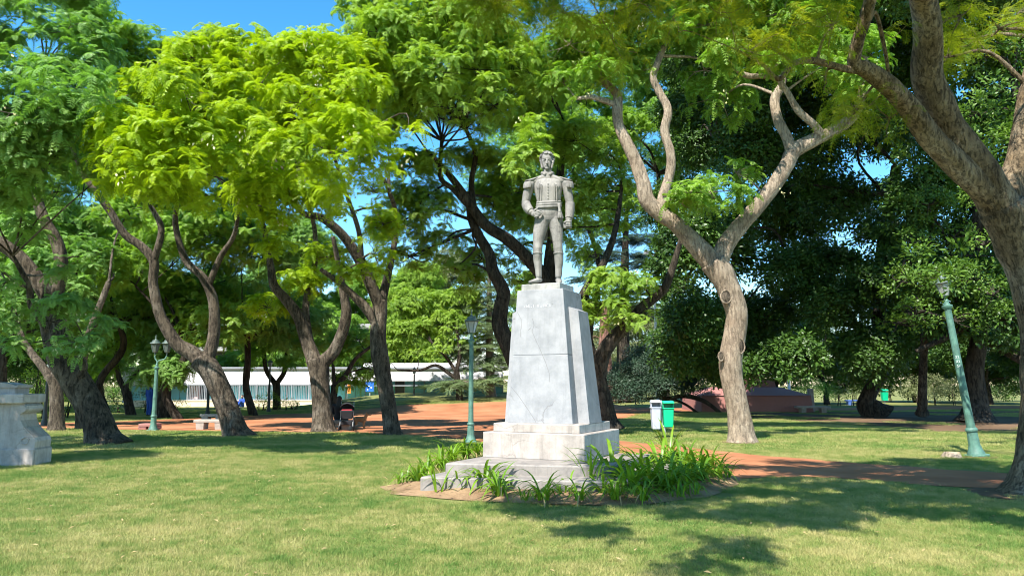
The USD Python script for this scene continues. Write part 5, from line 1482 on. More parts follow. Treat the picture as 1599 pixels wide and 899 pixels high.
# ------------------------------------------------------------------ litter bins on one post
p = on(1037, 683)
bn = thing('litter_bins', 'grey and green litter bins side by side on one post', 'litter bin', p)
part(bn, 'post', tube([[0.03, 0, -.1], [0.02, 0, .32], [-.05, .0, .40], [-.06, 0, 1.12]], [.028, .028, .026, .026], 10, 4), 'galvanised', smooth=True)


def bin_body(cx, w0, w1, dpt, z0, z1):
    """A hanging tapered bin: hollow, with a rolled rim and rounded corners."""
    sec = lambda w, d: np.array(Polygon([(-w, -d), (w, -d), (w, d), (-w, d)]).buffer(-.04).buffer(.04, quad_segs=3).exterior.coords)[:-1]
    rings = [(w0, dpt * .82, z0), (w0 + (w1 - w0) * .5, dpt * .92, (z0 + z1) / 2), (w1, dpt, z1), (w1 - .012, dpt - .012, z1), (w0 - .01, dpt * .78, z0 + .02)]
    V = [np.c_[sec(a, b) + [cx, 0], np.full(len(sec(a, b)), z)] for a, b, z in rings]
    n = len(V[0])
    f = []
    for i in range(4):
        for j in range(n):
            a, b = i * n + j, i * n + (j + 1) % n
            f += [[a, b, b + n], [a, b + n, a + n]]
    vv = np.vstack(V + [[[cx, 0, z0]], [[cx, 0, z0 + .02]]])
    L = len(vv)
    f += [[L - 2, (j + 1) % n, j] for j in range(n)] + [[L - 1, 4 * n + j, 4 * n + (j + 1) % n] for j in range(n)]
    return trimesh.Trimesh(vv, np.array(f), process=False)


for cx, w, col, z0, z1 in ((-.24, .145, 'bin_grey', .27, .92), (.135, .165, 'bin_green', .33, .90)):
    b_ = part(bn, 'bin', bin_body(cx, w * .82, w, .16, z0, z1), col, smooth=40, label='grey bin' if cx < 0 else 'green bin')
    part(b_, 'rim', tube([[cx + w * 1.03 * math.copysign(min(1, abs(1.35 * math.cos(a))), math.cos(a)), .165 * math.copysign(min(1, abs(1.35 * math.sin(a))), math.sin(a)), z1 - .02] for a in np.linspace(0, 2 * math.pi, 25)], [.016] * 25, 6, 1), col, smooth=True)
    lid = frustum(w * 1.05, .175, w * .92, .13, z1 + .13, z1 + .21, .012).apply_translation([cx, 0, 0])
    part(b_, 'hood', lid, col)
    for s in (-1, 1):
        part(b_, 'hood_support', box(.02, .2, .17, (cx + s * w * .93, .02, z1 - .02)), col)
    part(b_, 'hood_back', box(w * 1.9, .02, .16, (cx, .15, z1 - .01)), col)

# ------------------------------------------------------------------ benches
def stone_bench(label, x0, x1, ytop, ybase, mat_='bench_stone', dep=.5, group=None, name='bench'):
    p = on((x0 + x1) / 2, ybase)
    w = (x1 - x0) * p[1] / F
    h = (ybase - ytop) * p[1] / F
    t = thing(name, label, 'bench', p)
    part(t, 'seat', box(w, dep, .10, (0, 0, h - .10), bev=.012), mat_)
    for s in (-1, 1):
        part(t, 'leg', frustum(.13, dep * .42, .15, dep * .46, -.03, h - .102, .01).apply_translation([s * w * .3, 0, 0]), mat_)
    return t


stone_bench('long stone slab bench on the brick-dust path beside the leaning grey tree', 306, 354, 655, 670)
stone_bench('dark stone bench behind the slab bench, nearer the pavilion', 315, 351, 646.5, 656)
stone_bench('pale stone bench at the lawn edge left of the lamp post', 700, 731, 632.5, 640)
stone_bench('pale stone bench mostly hidden behind the pedestal', 784, 815, 631, 639)
stone_bench('long dark stone bench right of the tan trunk', 1243, 1295, 634, 644)
stone_bench('short dark bench beside the leaning fig trunk', 1362, 1386, 633.5, 642)
stone_bench('blue painted bench in the shade of the low pale-green tree', 1321, 1348, 624, 632, 'bench_blue')
stone_bench('low dark stone block bench left of the double lamp post foot', 221, 247, 661, 670, 'granite_red')
pb = on(348, 652)
ub = thing('litter_bin', 'dark green drum bin beside the stone benches', 'litter bin', pb)
part(ub, 'drum', lathe([(0, 0), (.2, 0), (.22, .5), (.205, .5), (.19, .03), (0, .03)], 16), 'lamp_green', smooth=40)
part(ub, 'rim', lathe([(.2, .49), (.235, .49), (.235, .53), (.2, .53)], 16), 'lamp_green', smooth=40)
pb = on(1382, 632)
gb = thing('litter_bin', 'bright green litter bin on a post right of the fig trunk', 'litter bin', pb)
part(gb, 'post', bar([0, .0, -.05], [0, 0, .5], .03, 8), 'galvanised')
part(gb, 'bin', bin_body(0, .2, .24, .2, .35, 1.0), 'bin_green', smooth=40)
part(gb, 'hood', frustum(.26, .22, .2, .16, 1.12, 1.22).apply_translation([0, 0, 0]), 'bin_green')
part(gb, 'hood_support', box(.44, .02, .14, (0, .19, .99)), 'bin_green')
p = on(1488, 714)
sp = thing('tree_stump', 'low pale cut stump in the grass left of the leaning lamp foot', 'stump', p)
part(sp, 'stump', tube([[0, 0, -.1], [0, 0, .03], [0.01, 0, .10]], [.30, .22, .17], 14, 4, rough=.25, freq=5), 'bark_tan', smooth=40)
part(sp, 'cut_face', lathe([(0, .125), (.14, .12), (.155, .10), (0, .095)], 14), 'cut_wood')

# ------------------------------------------------------------------ scrolled pedestal at the left edge
PD = 15.35
p0 = at(50, 727, PD)
sp = thing('scrolled_pedestal', 'light stone pedestal with a scroll-shaped side at the left edge', 'pedestal', (p0[0], p0[1], 0), math.radians(4))
K = PD / F
prof = [(0, 727), (2.5, 727), (2.5, 703), (0.5, 700), (1.5, 690), (-1, 684), (-9, 677), (-18, 668), (-23, 658), (-25, 648), (-20, 647), (-16, 642), (-16, 636), (-20, 632), (-27, 632), (-39, 632), (-39, 727)]
pol = Polygon([(x * K, (727 - y) * K) for x, y in prof])


def slab_of(pol, y0, y1):
    m = trimesh.creation.extrude_polygon(pol, y1 - y0, engine='earcut')
    v = np.array(m.vertices)
    return trimesh.Trimesh(np.c_[v[:, 0], y1 - v[:, 2], v[:, 1]], m.faces, process=False)


con = slab_of(pol.buffer(.006).buffer(-.006), 0.02, .62)
part(sp, 'scroll', con, 'cast_stone', smooth=35)
sc_ = [tube([np.array([(-14 + 7 * math.cos(a) * (1 - .4 * t)) * K, .012, (727 - 689) * K + 5 * K * math.sin(a)]) for t, a in zip(np.linspace(0, 1, 18), np.linspace(.4, 6.6, 18))], [.014] * 18, 5, 1)]
part(sp, 'scroll_carving', sc_, 'cast_stone', smooth=True)
part(sp, 'scroll_carving', lathe([(0, -.01), (5.2 * K, -.01), (5.2 * K, .64), (0, .64)], 18).apply_transform(trimesh.transformations.rotation_matrix(-math.pi / 2, [1, 0, 0])).apply_translation([-20.5 * K, 0, (727 - 640.5) * K]), 'cast_stone', smooth=40)
bw = 1.5
part(sp, 'body', box(bw, .56, 95 * K, (-39 * K - bw / 2 + .01, .33, 0)), 'cast_stone')
part(sp, 'base_course', box(bw + 40.5 * K, .70, 27 * K, (-(bw + 38 * K) / 2, .33, -.02), bev=.01), 'cast_stone')
part(sp, 'cap', box(bw + 40 * K, .84, 14 * K, (-17 * K - (bw + 40 * K) / 2, .33, 95 * K + .002), bev=.015), 'cast_stone')
part(sp, 'upper_block', box(bw, .52, 10 * K, (-38 * K - bw / 2, .35, 109 * K)), 'cast_stone')
part(sp, 'upper_cap', slab_of(Polygon([(-34 * K, 119 * K), (-33 * K, 123 * K), (-36 * K, 121.5 * K), (-42 * K, 124 * K), (-60 * K, 127 * K), (-60 * K - 1.2, 127 * K), (-60 * K - 1.2, 119 * K)]), .06, .62), 'cast_stone', smooth=30)

# ------------------------------------------------------------------ far pavilion, terrace building, walls
BD = 57.0
X = lambda px_, d=BD: at(px_, 600, d)[0]
Z = lambda py, d=BD: EYE + (HOR - py) * d / F
pv = thing('pavilion', 'long low white pavilion with teal windows behind the left lawn', 'building', (X(500), BD, 0))


def bpart(name, x0, x1, y0, y1, dep, front_, m, d=BD, par=None, **kw):
    """A block between two picture columns and rows; front_: metres behind the facade line."""
    b = trimesh.creation.box([X(x1, d) - X(x0, d), dep, Z(y0, d) - Z(y1, d)])
    b.apply_translation([(X(x0, d) + X(x1, d)) / 2, d + front_ + dep / 2, (Z(y0, d) + Z(y1, d)) / 2])
    return part(par or pv, name, b, m, world=True, **kw)


for k, (a, b) in enumerate(zip(np.linspace(190, 785, 13)[:-1], np.linspace(190, 785, 13)[1:])):
    bpart('roof_panel', a + .12, b - .12, 575.5, 601 if b < 560 else 594.5, 1.2, 0, 'white_wall')
bpart('roof_edge', 188, 790, 573, 576.0, 9, -.15, 'rail_grey')
bpart('roof', 560, 792, 566, 573.2, 8, 1.5, 'white_wall')
bpart('soffit', 190, 785, 601, 602.5, 3, .1, 'rail_grey')
bpart('back_wall', 190, 785, 580, 640, .3, 4.5, 'concrete')
for k, a in enumerate(np.arange(196, 782, 15.5)):
    if 292 < a < 306:
        continue
    dark = 606 < a < 622
    bpart('window', a, a + 14.6, 602.4 if a < 560 else 594.6, 625, .06, .9, 'dark_opening' if dark else 'teal_glass')
for a in np.arange(195.3, 790, 31):
    bpart('mullion', a - .5, a + .6, 601 if a < 560 else 594.5, 627, .12, .82, 'rail_grey')
bpart('side_wall', 291, 304, 601, 626, .5, .6, 'pink_wall')
bpart('floor_edge', 190, 785, 624.5, 628, 4.5, .2, 'white_wall')
# grey railing in front of its left half
rl = thing('railing', 'grey metal railing in front of the teal windows', 'railing', (X(420), BD - 1.2, 0))
R0, R1 = 304, 522
bpart('top_rail', R0, R1, 599.6, 601.2, .06, -1.2, 'rail_grey', par=rl)
bpart('bottom_rail', R0, R1, 622.2, 624.4, .06, -1.2, 'rail_grey', par=rl)
bars = []
for a in np.arange(R0, R1, 2.6):
    bars.append(trimesh.creation.box([.028, .028, Z(600.5) - Z(623)]).apply_translation([X(a), BD - 1.17, (Z(600.5) + Z(623)) / 2]))
part(rl, 'bars', bars, 'rail_grey', world=True, kind='stuff')
for a in np.arange(R0, R1 + 1, 26.5):
    bpart('post', a - .7, a + .7, 599, 637, .09, -1.22, 'rail_grey', par=rl)
lw = thing('retaining_wall', 'low cream wall under the grey railing', 'wall', (X(400), BD - 1.6, 0))
bpart('wall', 225, 560, 624.6, 642, .5, -1.5, 'cream_wall', par=lw)
bpart('coping', 224, 561, 623.8, 624.7, .58, -1.54, 'cream_wall', par=lw)
# terrace building above and behind
TD = 78.0
tb = thing('terrace_building', 'concrete terrace building with dark window bands behind the white pavilion', 'building', (X(450, TD), TD, 0))
tp = lambda n, x0, x1, y0, y1, dep, fr, m, **kw: bpart(n, x0, x1, y0, y1, dep, fr, m, d=TD, par=tb, **kw)
tp('wall', 300, 610, 520, 620, 8, 3.0, 'terrace_grey')
tp('floor_slab', 296, 548, 541.5, 548, 5, .0, 'terrace_grey')
tp('floor_slab', 548, 590, 532, 546, 6, -1.0, 'concrete')
tp('roof_slab', 300, 600, 505, 512, 6, .5, 'terrace_grey')
for a in np.arange(300, 606, 12.0):
    tp('window', a, a + 11.2, 549.5, 574, .08, 2.85, 'dark_opening')
    tp('window', a, a + 11.2, 513, 540, .08, 2.85, 'dark_opening')
for a in np.arange(299.4, 606, 24.0):
    tp('column', a - .5, a + .7, 546, 576, .3, 1.2, 'terrace_grey')
# signs and small things before the pavilion
q = at(577, 620, 54)
sg = thing('sign', 'blue sign board with white marks in front of the pale trunk', 'sign', (q[0], q[1], gz(q[0], q[1])))
part(sg, 'board', box(.56, .05, .66, (0, 0, Z(611, 54) - gz(q[0], q[1]))), 'banner_blue')
part(sg, 'post', box(.07, .05, Z(611, 54) - gz(q[0], q[1]) + .1, (0, .05, -.1)), 'rail_grey')
part(sg, 'white_marks', [box(.18, .02, .06, (-.08, -.03, Z(603, 54) - gz(q[0], q[1]))), box(.1, .02, .12, (.12, -.03, Z(606, 54) - gz(q[0], q[1]))), box(.08, .02, .07, (-.14, -.03, Z(608.5, 54) - gz(q[0], q[1])))], 'white_paint')
q = at(545, 617, 54.5)
og = thing('banner', 'narrow orange banner standing left of the blue sign', 'banner', (q[0], q[1], gz(q[0], q[1])))
part(og, 'cloth', box(.24, .03, Z(600, 54.5) - Z(614, 54.5), (0, 0, Z(614, 54.5) - gz(q[0], q[1]))), 'banner_orange')
part(og, 'pole', box(.03, .03, Z(599, 54.5) - gz(q[0], q[1]), (-.135, 0, -.02)), 'rail_grey')
q = on(790, 618)
yl = thing('play_box', 'yellow plastic box on the lawn behind the cedar', 'box', q)
part(yl, 'box', box(.75, .5, .38, (0, 0, 0), bev=.03), 'yellow_plastic')
part(yl, 'lid', box(.79, .54, .06, (0, 0, .385), bev=.02), 'yellow_plastic')
# broad pale trunk of a palm on the bank
q = on(585, 621)
pt = thing('palm_tree', 'pale palm trunk with a flared foot left of the straight grey trunk', 'tree', q)
ht = 5.6
part(pt, 'trunk', tube([[0, 0, -.2], [0, 0, .35], [.03, 0, 1.2], [0, .1, 3.2], [.05, .1, ht]], [.95, .62, .42, .38, .33], 14, 5, rough=.08), 'pale_trunk', smooth=True)
fr = []
for k in range(16):
    a = k * 2.4
    o = np.array([math.cos(a), math.sin(a), 0])
    pts = [np.array([.05, .1, ht]) + o * 2.3 * t + [0, 0, 1.3 * t - 2.3 * t * t * (0.6 + .05 * (k % 5))] for t in np.linspace(0, 1, 7)]
    fr.append(tube(pts, [.03, .025, .02, .018, .014, .01, .006], 4, 1))
    for i in range(1, 20):
        t = i / 20
        c = np.array([.05, .1, ht]) + o * 2.3 * t + [0, 0, 1.3 * t - 2.3 * t * t * (0.6 + .05 * (k % 5))]
        s = np.array([-o[1], o[0], 0])
        for sg_ in (-1, 1):
            v = pinna(c, (s * sg_ + o * .5 - np.array([0, 0, .5])) / 1.3, np.array([0, 0, 1.0]), .55 * math.sin(math.pi * (t * .85 + .12)), .05)
            fr.append(trimesh.Trimesh(np.array(v), QF, process=False))
part(pt, 'fronds', fr, 'leaf_mid', kind='stuff')

# red granite monument at the right, and the reddish trunk right of the pedestal
q = on(1162, 641)
rm = thing('granite_monument', 'stepped reddish granite monument behind the tan trunk', 'monument', (q[0], q[1], 0))
k_ = q[1] / F
part(rm, 'base', frustum(82 * k_, 2.6, 80 * k_, 2.5, -.1, 24 * k_, .02), 'granite_red')
v = frustum(81 * k_, 2.55, 46 * k_, 1.4, 24 * k_ + .004, 36 * k_)
part(rm, 'sloping_course', v, 'granite_red')
part(rm, 'upper_block', frustum(26 * k_, 1.0, 24 * k_, .95, 36 * k_ + .004, 48 * k_).apply_translation([16 * k_, 0, 0]), 'granite_red')
part(rm, 'shaft', frustum(9 * k_, .38, 6 * k_, .28, 48 * k_ + .004, 92 * k_).apply_translation([22 * k_, 0, 0]), 'granite_red')
part(rm, 'corner_pier', frustum(4 * k_, .2, 3 * k_, .16, -.1, 34 * k_, .01).apply_translation([84 * k_, -2.0, 0]), 'cast_stone')
for k, (x, lb) in enumerate(((1207, 'pale round post standing right behind the granite monument, left of its twin'), (1232, 'pale round post right of the granite monument corner'))):
    q = at(x, 600, 56)
    t = thing('post', lb, 'post', (q[0], q[1], 0))
    part(t, 'shaft', lathe([(0, 0), (.14, 0), (.12, .3), (.10, Z(566, 56)), (0, Z(566, 56))], 12), 'white_wall', smooth=40)
    part(t, 'cap', lathe([(0, Z(564, 56)), (.13, Z(565, 56)), (.13, Z(567, 56)), (0, Z(567, 56))], 12), 'white_wall', smooth=40)
tree('cypress_tree', 'reddish-brown bare trunk with a pale foot just right of the pedestal', 66,
     [[(946, 622, 0, 34), (946, 600, 0, 24), (945, 560, 0, 20), (944, 520, 0, 17), (946, 470, 0, 12)]], [(940, 500, 30, 14, 2), (960, 520, 26, 12, 2), (925, 530, 24, 14, 2)], 'tiny', 'leaf_pale', 'bark_red', dens=3, size=2)

# ------------------------------------------------------------------ bushes and hedges
def bush(name, label, D, clumps, kind, look, dens=8, size=.8, cat='bush'):
    c0 = clumps[0]
    p = at(c0[0], 600, D)
    t = thing(name, label, cat, (p[0], p[1], gz(p[0], p[1])))
    cl = []
    stems = []
    for x, y, rx, ry in clumps:
        c = at(x, y, D + g.uniform(-.4, .4))
        r = np.array([rx * D / F, .5 * (rx + ry) * D / F, ry * D / F])
        c[2] = max(c[2], gz(c[0], c[1]) + r[2] * .75)
        cl.append((c, r))
        for j in range(3):
            stems.append(tube([[c[0] + g.normal(0, .1), c[1] + g.normal(0, .1), gz(c[0], c[1]) - .05], c + g.normal(0, .12, 3) * r], [.03, .012], 5, 2, smooth_path=False))
    part(t, 'stems', stems, 'bark_dark', smooth=True, world=True, kind='stuff')
    grow(t, kind, look, cl, None, None, dens, .30, size, twigs=False, up=.5, shell=.55, name='foliage')


bush('round_bush', 'rounded yellow-green weeping bush left of the small forked tree', 46.5, [(412, 626, 14, 12), (422, 622, 12, 12), (404, 630, 10, 8)], 'tiny', 'leaf_lime', 10, .9)
bush('round_bush', 'rounded yellow-green weeping bush right of the small forked tree', 46.5, [(455, 627, 14, 10), (464, 630, 10, 8), (446, 630, 8, 8)], 'tiny', 'leaf_lime', 10, .9)
bush('shrub', 'tall sunlit shrub behind the far-left lamp post', 36, [(60, 600, 24, 26), (75, 620, 22, 22), (45, 625, 18, 20), (62, 570, 18, 20)], 'tiny', 'leaf_lime', 5, 1.1)
bush('shrub', 'leafy shrub between the thin two-stemmed tree and the thick leaning tree', 37, [(110, 610, 18, 24), (122, 630, 16, 16), (104, 635, 14, 14)], 'tiny', 'leaf_lime', 5, 1.1)
bush('shrub', 'dark shrub behind the crooked tree', 43, [(185, 625, 22, 18), (170, 632, 16, 12), (228, 622, 16, 18)], 'tiny', 'leaf_ficus', 5, 1.2)
bush('shrub', 'sprawling spiky bush right of the dark weeping tree', 42, [(277, 633, 14, 8), (268, 640, 10, 6)], 'tiny', 'leaf_mid', 6, 1.1)
bush('hedge', 'clipped grey-green hedge behind the brick-dust path at right', 60, [(1430, 604, 22, 16), (1460, 603, 24, 18), (1488, 606, 18, 14), (1445, 614, 30, 8)], 'tiny', 'leaf_pale', 4, 1.5, 'hedge')
bush('shrub', 'rounded green shrub right of the granite monument', 56, [(1268, 606, 22, 16), (1290, 610, 18, 12), (1250, 612, 14, 10)], 'tiny', 'leaf_mid', 5, 1.3)
bush('shrub', 'grey-green shrub between the granite monument and the blue bench', 58, [(1310, 612, 18, 10), (1330, 606, 14, 12)], 'tiny', 'leaf_pale', 5, 1.3)
bush('shrub', 'low bright shrub left of the granite monument behind the bins', 64, [(1085, 600, 16, 16), (1070, 610, 14, 10)], 'tiny', 'leaf_lime', 4, 1.5)
for k, (x, w, hh, lb, lk) in enumerate(((60, 130, 60, 'dark hedge closing the ground behind the far-left trees', 'leaf_ficus'), (180, 60, 46, 'dark hedge behind the crooked tree and double lamp', 'leaf_blue'), (860, 80, 60, 'hedge of mixed green far behind the pedestal', 'leaf_mid'),
                                     (990, 80, 46, 'sunlit olive hedge far behind the litter bins', 'leaf_pale'), (1130, 70, 50, 'green hedge far behind the tan trunk', 'leaf_mid'), (1360, 110, 44, 'dark hedge far behind the blue bench', 'leaf_ficus'), (1540, 120, 50, 'dark hedge far behind the leaning lamp', 'leaf_ficus'))):
    bush('hedge', lb, 72, [(x + dx * w / 2, 600 - hh * g.uniform(.1, .35), w / 5, hh * .7) for dx in (-1, -.5, 0, .5, 1)], 'tiny', lk, 2.2, 2.2, 'hedge')

# ------------------------------------------------------------------ people, pram, dog
def figure(name, label, loc, rz, J, shirt, legs_, hair_, skin_='skin', long_hair=False, edge=0.022):
    """A small figure from joints (local metres, facing -y): J gives hip, chest, neck, head, and per side shoulder, elbow, wrist, knee, ankle, toe."""
    t = thing(name, label, 'person', loc, rz)
    A = lambda k: np.array(J[k], float)
    hc = lambda *q: hull_chain([(A(k) if isinstance(k, str) else np.array(k), r) for k, r in q])
    bs = [m3.Manifold.batch_hull([ell(A('hip'), (.17, .12, .11)), ell((A('hip') + A('chest')) / 2, (.15, .11, .1))]), m3.Manifold.batch_hull([ell((A('hip') + A('chest')) / 2, (.15, .11, .1)), ell(A('chest'), (.18, .12, .14))]), hc(('chest', .07), ('neck', .06), ('head', .05))]
    hd_ = A('head')
    hands = []
    for s, sg_ in (('l', -1), ('r', 1)):
        bs += [m3.Manifold.batch_hull([ell(A('chest') + [0, 0, .06], .08), ell(A('sh' + s), .065)]), hc(('sh' + s, .062), ('el' + s, .045), ('wr' + s, .032))]
        bs += [hc(('hp' + s, .10), ('kn' + s, .066), ('an' + s, .042)), hc(('an' + s, .045), ('to' + s, .032))]
        w, e = A('wr' + s), A('el' + s)
        d = (w - e) / np.linalg.norm(w - e)
        sd = np.cross(d, [0.2, 0.9, 0.3])
        sd /= np.linalg.norm(sd)
        n_ = np.cross(d, sd)
        hb = [m3.Manifold.batch_hull([ell(w, .026), ell(w + d * .06 + sd * .02, .02), ell(w + d * .06 - sd * .02, .02)])]
        for f_ in range(4):
            b0 = w + d * .07 + sd * (.026 - .0175 * f_)
            L = (.055, .065, .062, .048)[f_]
            hb.append(hull_chain([(b0, .0095), (b0 + d * L * .6 + n_ * .008, .009), (b0 + d * L + n_ * .028, .0075)]))
        hb.append(hull_chain([(w + d * .02 + sd * .026, .011), (w + d * .055 + sd * .052, .0095), (w + d * .08 + sd * .055 + n_ * .01, .008)]))
        hands.append(fuse(hb, .012, 2))
    part(t, 'body', fuse(bs, edge, 5), shirt, smooth=60)
    for h_ in hands:
        part(t, 'hand', h_, skin_, smooth=60)
    f = J.get('face', (0, -1, 0))
    f = np.array(f, float) / np.linalg.norm(f)
    sx = np.cross(f, [0, 0, 1])
    hb = [ell(hd_, (.078, .092, .105)), m3.Manifold.batch_hull([ell(hd_ + f * .02 - [0, 0, .04], (.06, .06, .05)), ell(hd_ + f * .055 - [0, 0, .09], .028)]), m3.Manifold.batch_hull([ell(hd_ + f * .09 + [0, 0, .01], .009), ell(hd_ + f * .108 - [0, 0, .022], .014)]),
          ell(hd_ + f * .086 - [0, 0, .055], (.024, .012, .009)), ell(hd_ + sx * .08, (.014, .02, .03)), ell(hd_ - sx * .08, (.014, .02, .03))]
    part(t, 'head', fuse(hb, .012, 2), skin_, smooth=60)
    for s in (-1, 1):
        e = trimesh.creation.icosphere(1, .012)
        e.apply_translation(hd_ + f * .082 + sx * .03 * s + [0, 0, .012])
        part(t, 'eye', e, 'cloth_black', smooth=True)
    hb = [ell(hd_ - f * .022 + [0, 0, .025], (.09, .10, .10))]
    if long_hair:
        hb.append(m3.Manifold.batch_hull([ell(hd_ - f * .05, (.08, .06, .07)), ell(hd_ - f * .10 - [0, 0, .24], (.09, .04, .08))]))
    hm = m3.Manifold.batch_boolean(hb, m3.OpType.Add) - ell(hd_ + f * .09 - [0, 0, .03], (.075, .075, .10))
    part(t, 'hair', fuse([hm], .02, 2), hair_, smooth=60)
    lg = []
    for s in 'lr':
        lg += [hull_chain([(A('hp' + s), .108), (A('kn' + s), .074), (A('an' + s) + (A('kn' + s) - A('an' + s)) * .12, .055)])]
    lg.append(ell(A('hip'), (.178, .13, .12)))
    part(t, 'trousers', fuse(lg, .025, 3), legs_, smooth=60)
    for s in 'lr':
        q = m3.Manifold.batch_hull([ell(A('an' + s) - [0, 0, .02], .05), ell(A('to' + s) - [0, 0, 0.0], .04)]).to_mesh()
        part(t, 'shoe', trimesh.Trimesh(q.vert_properties[:, :3], q.tri_verts, process=True), 'rubber', smooth=50)
    return t


def seated(h=.46, reach=.0, lean=0.0):
    """Sitting on something h metres high, facing -y, hands in the lap."""
    J = {'hip': (0, 0, h + .10), 'chest': (0, .02 - lean, h + .42), 'neck': (0, .0 - lean, h + .58), 'head': (0, -.02 - lean, h + .73)}
    for s, g_ in (('l', -1), ('r', 1)):
        J.update({'sh' + s: (g_ * .20, .02 - lean, h + .50), 'el' + s: (g_ * .25, -.02 - lean, h + .24), 'wr' + s: (g_ * .10, -.24 - reach, h + .20), 'hp' + s: (g_ * .10, -.02, h + .09),
                  'kn' + s: (g_ * .12, -.44, h + .07), 'an' + s: (g_ * .12, -.46, .08), 'to' + s: (g_ * .13, -.60, .04)})
    return J


def on_ground():
    J = seated(.02)
    for s, g_ in (('l', -1), ('r', 1)):
        J.update({'kn' + s: (g_ * .16, -.40, .42), 'an' + s: (g_ * .14, -.66, .08), 'to' + s: (g_ * .14, -.80, .05), 'wr' + s: (g_ * .12, -.38, .42), 'el' + s: (g_ * .26, -.14, .30)})
    return J


p = on(540, 671)
stone_bench('stone bench between the stout tree and the pram, a person sitting on it', 505, 550, 656, 671)
figure('person', 'person in black with dark hair sitting on the bench, seen from behind', (on(528.5, 671)[0], p[1] + .02, 0), math.radians(172), seated(.35), 'cloth_black', 'cloth_black', 'hair_dark', long_hair=True)
pr = thing('pram', 'black pram with a big rounded hood and red lining beside the bench', 'pram', (on(546, 670)[0] + .03, p[1] - .28, 0), math.radians(10))
hood = []
for k, a in enumerate(np.linspace(-.55, 1.75, 9)):
    ring = [[.26 * math.cos(b), .02 + .24 * math.sin(a) * math.sin(b) , .62 + .25 * math.cos(a) * math.sin(b) + .10] for b in np.linspace(0, math.pi, 13)]
    hood.append(ring)
hv = np.array(hood).reshape(-1, 3)
hf = []
for i in range(8):
    for j in range(12):
        a = i * 13 + j
        hf += [[a, a + 1, a + 14], [a, a + 14, a + 13]]
hv2 = hv * [0.96, .96, 1] - [0, 0, .012]
part(pr, 'hood', trimesh.Trimesh(np.vstack([hv, hv2]), np.vstack([hf, np.array(hf)[:, ::-1] + len(hv)]), process=False), 'cloth_black', smooth=50)
part(pr, 'seat', [frustum(.19, .22, .23, .26, .40, .70, .02)], 'cloth_black')
part(pr, 'lining', box(.36, .44, .05, (0, -.02, .68), bev=.01), 'cloth_red')
for s in (-1, 1):
    part(pr, 'frame', tube([[s * .22, -.38, .16], [s * .22, .0, .42], [s * .22, .42, .88], [s * .22, .50, .98]], [.014] * 4, 7, 3), 'galvanised', smooth=True)
    part(pr, 'frame', tube([[s * .22, .36, .16], [s * .22, .05, .46], [s * .22, -.2, .68]], [.014] * 3, 7, 3), 'galvanised', smooth=True)
    for y_, r_ in ((-.38, .11), (.36, .15)):
        w_ = part(pr, 'wheel', trimesh.creation.torus(r_ - .02, .022, 20, 8).apply_transform(trimesh.transformations.rotation_matrix(math.pi / 2, [0, 1, 0])).apply_translation([s * .25, y_, r_ + .002]), 'rubber', smooth=True)
        part(w_, 'spoke', [bar([s * .25, y_, r_], [s * .25, y_ + (r_ - .02) * math.cos(a), r_ + (r_ - .02) * math.sin(a)], .006, 5) for a in np.arange(0, 6.28, 1.05)], 'galvanised')
part(pr, 'handle', bar([-.22, .50, .98], [.22, .50, .98], .018, 8), 'rubber')
part(pr, 'basket', box(.38, .5, .14, (0, 0, .2), bev=.02), 'cloth_black')
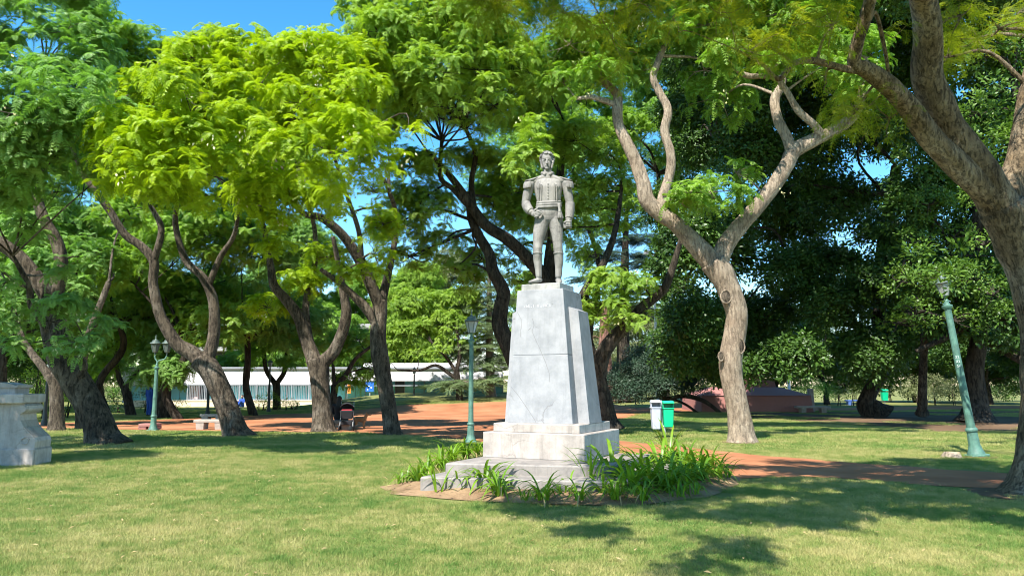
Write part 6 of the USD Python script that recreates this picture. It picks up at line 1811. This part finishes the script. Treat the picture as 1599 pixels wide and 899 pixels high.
# dog
q = on(562, 669)
dg = thing('dog', 'small tan dog standing behind the pram, head raised to the right', 'dog', q, 0)
db = [m3.Manifold.batch_hull([ell((.13, 0, .33), (.11, .085, .115)), ell((-.02, 0, .345), (.09, .075, .09))]), m3.Manifold.batch_hull([ell((-.02, 0, .345), (.09, .075, .09)), ell((-.17, 0, .35), (.085, .075, .085))]),
      hull_chain([((.17, 0, .38), .07), ((.23, 0, .48), .055)]), m3.Manifold.batch_hull([ell((.25, 0, .52), .06), ell((.29, 0, .52), .045)]), hull_chain([((.29, 0, .51), .036), ((.365, 0, .495), .022)]),
      hull_chain([((-.23, 0, .39), .026), ((-.31, 0, .47), .02), ((-.33, 0, .55), .012)])]
for s in (-1, 1):
    db += [hull_chain([((.15, s * .055, .28), .045), ((.135, s * .06, .15), .026), ((.15, s * .06, .03), .02), ((.175, s * .06, .02), .02)]),
           hull_chain([((-.17, s * .055, .32), .062), ((-.12, s * .06, .21), .042), ((-.22, s * .06, .12), .022), ((-.20, s * .06, .03), .019), ((-.17, s * .06, .02), .02)]),
           hull_chain([((.24, s * .045, .565), .022), ((.225, s * .065, .60), .01)])]
part(dg, 'body', fuse(db, .02, 3), 'dog_fur', smooth=60)
e = trimesh.creation.icosphere(1, .016)
e.apply_translation([.385, 0, .50])
part(dg, 'nose', e, 'cloth_black', smooth=True)
for s in (-1, 1):
    e = trimesh.creation.icosphere(1, .010)
    e.apply_translation([.30, s * .034, .54])
    part(dg, 'eye', e, 'cloth_black', smooth=True)
# people on the far lawn
q = on(681, 634)
figure('person', 'person in a white top sitting on the lawn bank left of the lamp post', q, math.radians(35), on_ground(), 'cloth_white', 'cloth_black', 'hair_dark', long_hair=True)
q = on(627, 614.5)
figure('person', 'person in blue sitting far back against the pavilion windows', (q[0], 54.6, gz(q[0], 54.6)), math.radians(-20), on_ground(), 'cloth_blue', 'cloth_blue', 'hair_dark')
q = on(761, 629)
J = on_ground()
J.update(chest=(0, .36, .22), neck=(0, .50, .28), head=(0, .62, .34), shl=(-.2, .42, .26), shr=(.2, .42, .26), ell=(-.3, .5, .08), elr=(.3, .5, .08), wrl=(-.25, .28, .06), wrr=(.25, .28, .06))
figure('person', 'person in dark clothes lying back on the grass beside the cedar trunk', q, math.radians(80), J, 'cloth_black', 'cloth_white', 'hair_dark')
q = on(232, 649.5)
J = seated(.80)
for s, g_ in (('l', -1), ('r', 1)):
    J.update({'hp' + s: (g_ * .09, 0, .86), 'kn' + s: (g_ * .10, -.02, .48), 'an' + s: (g_ * .10, .02, .08), 'to' + s: (g_ * .11, -.12, .04), 'el' + s: (g_ * .26, .02, 1.06), 'wr' + s: (g_ * .24, -.12, .86)})
figure('person', 'person in blue standing by the dark shrub left of the double lamp post', (q[0], q[1], 0), math.radians(150), J, 'cloth_blue', 'cloth_blue', 'hair_dark', skin_='skin_dark')
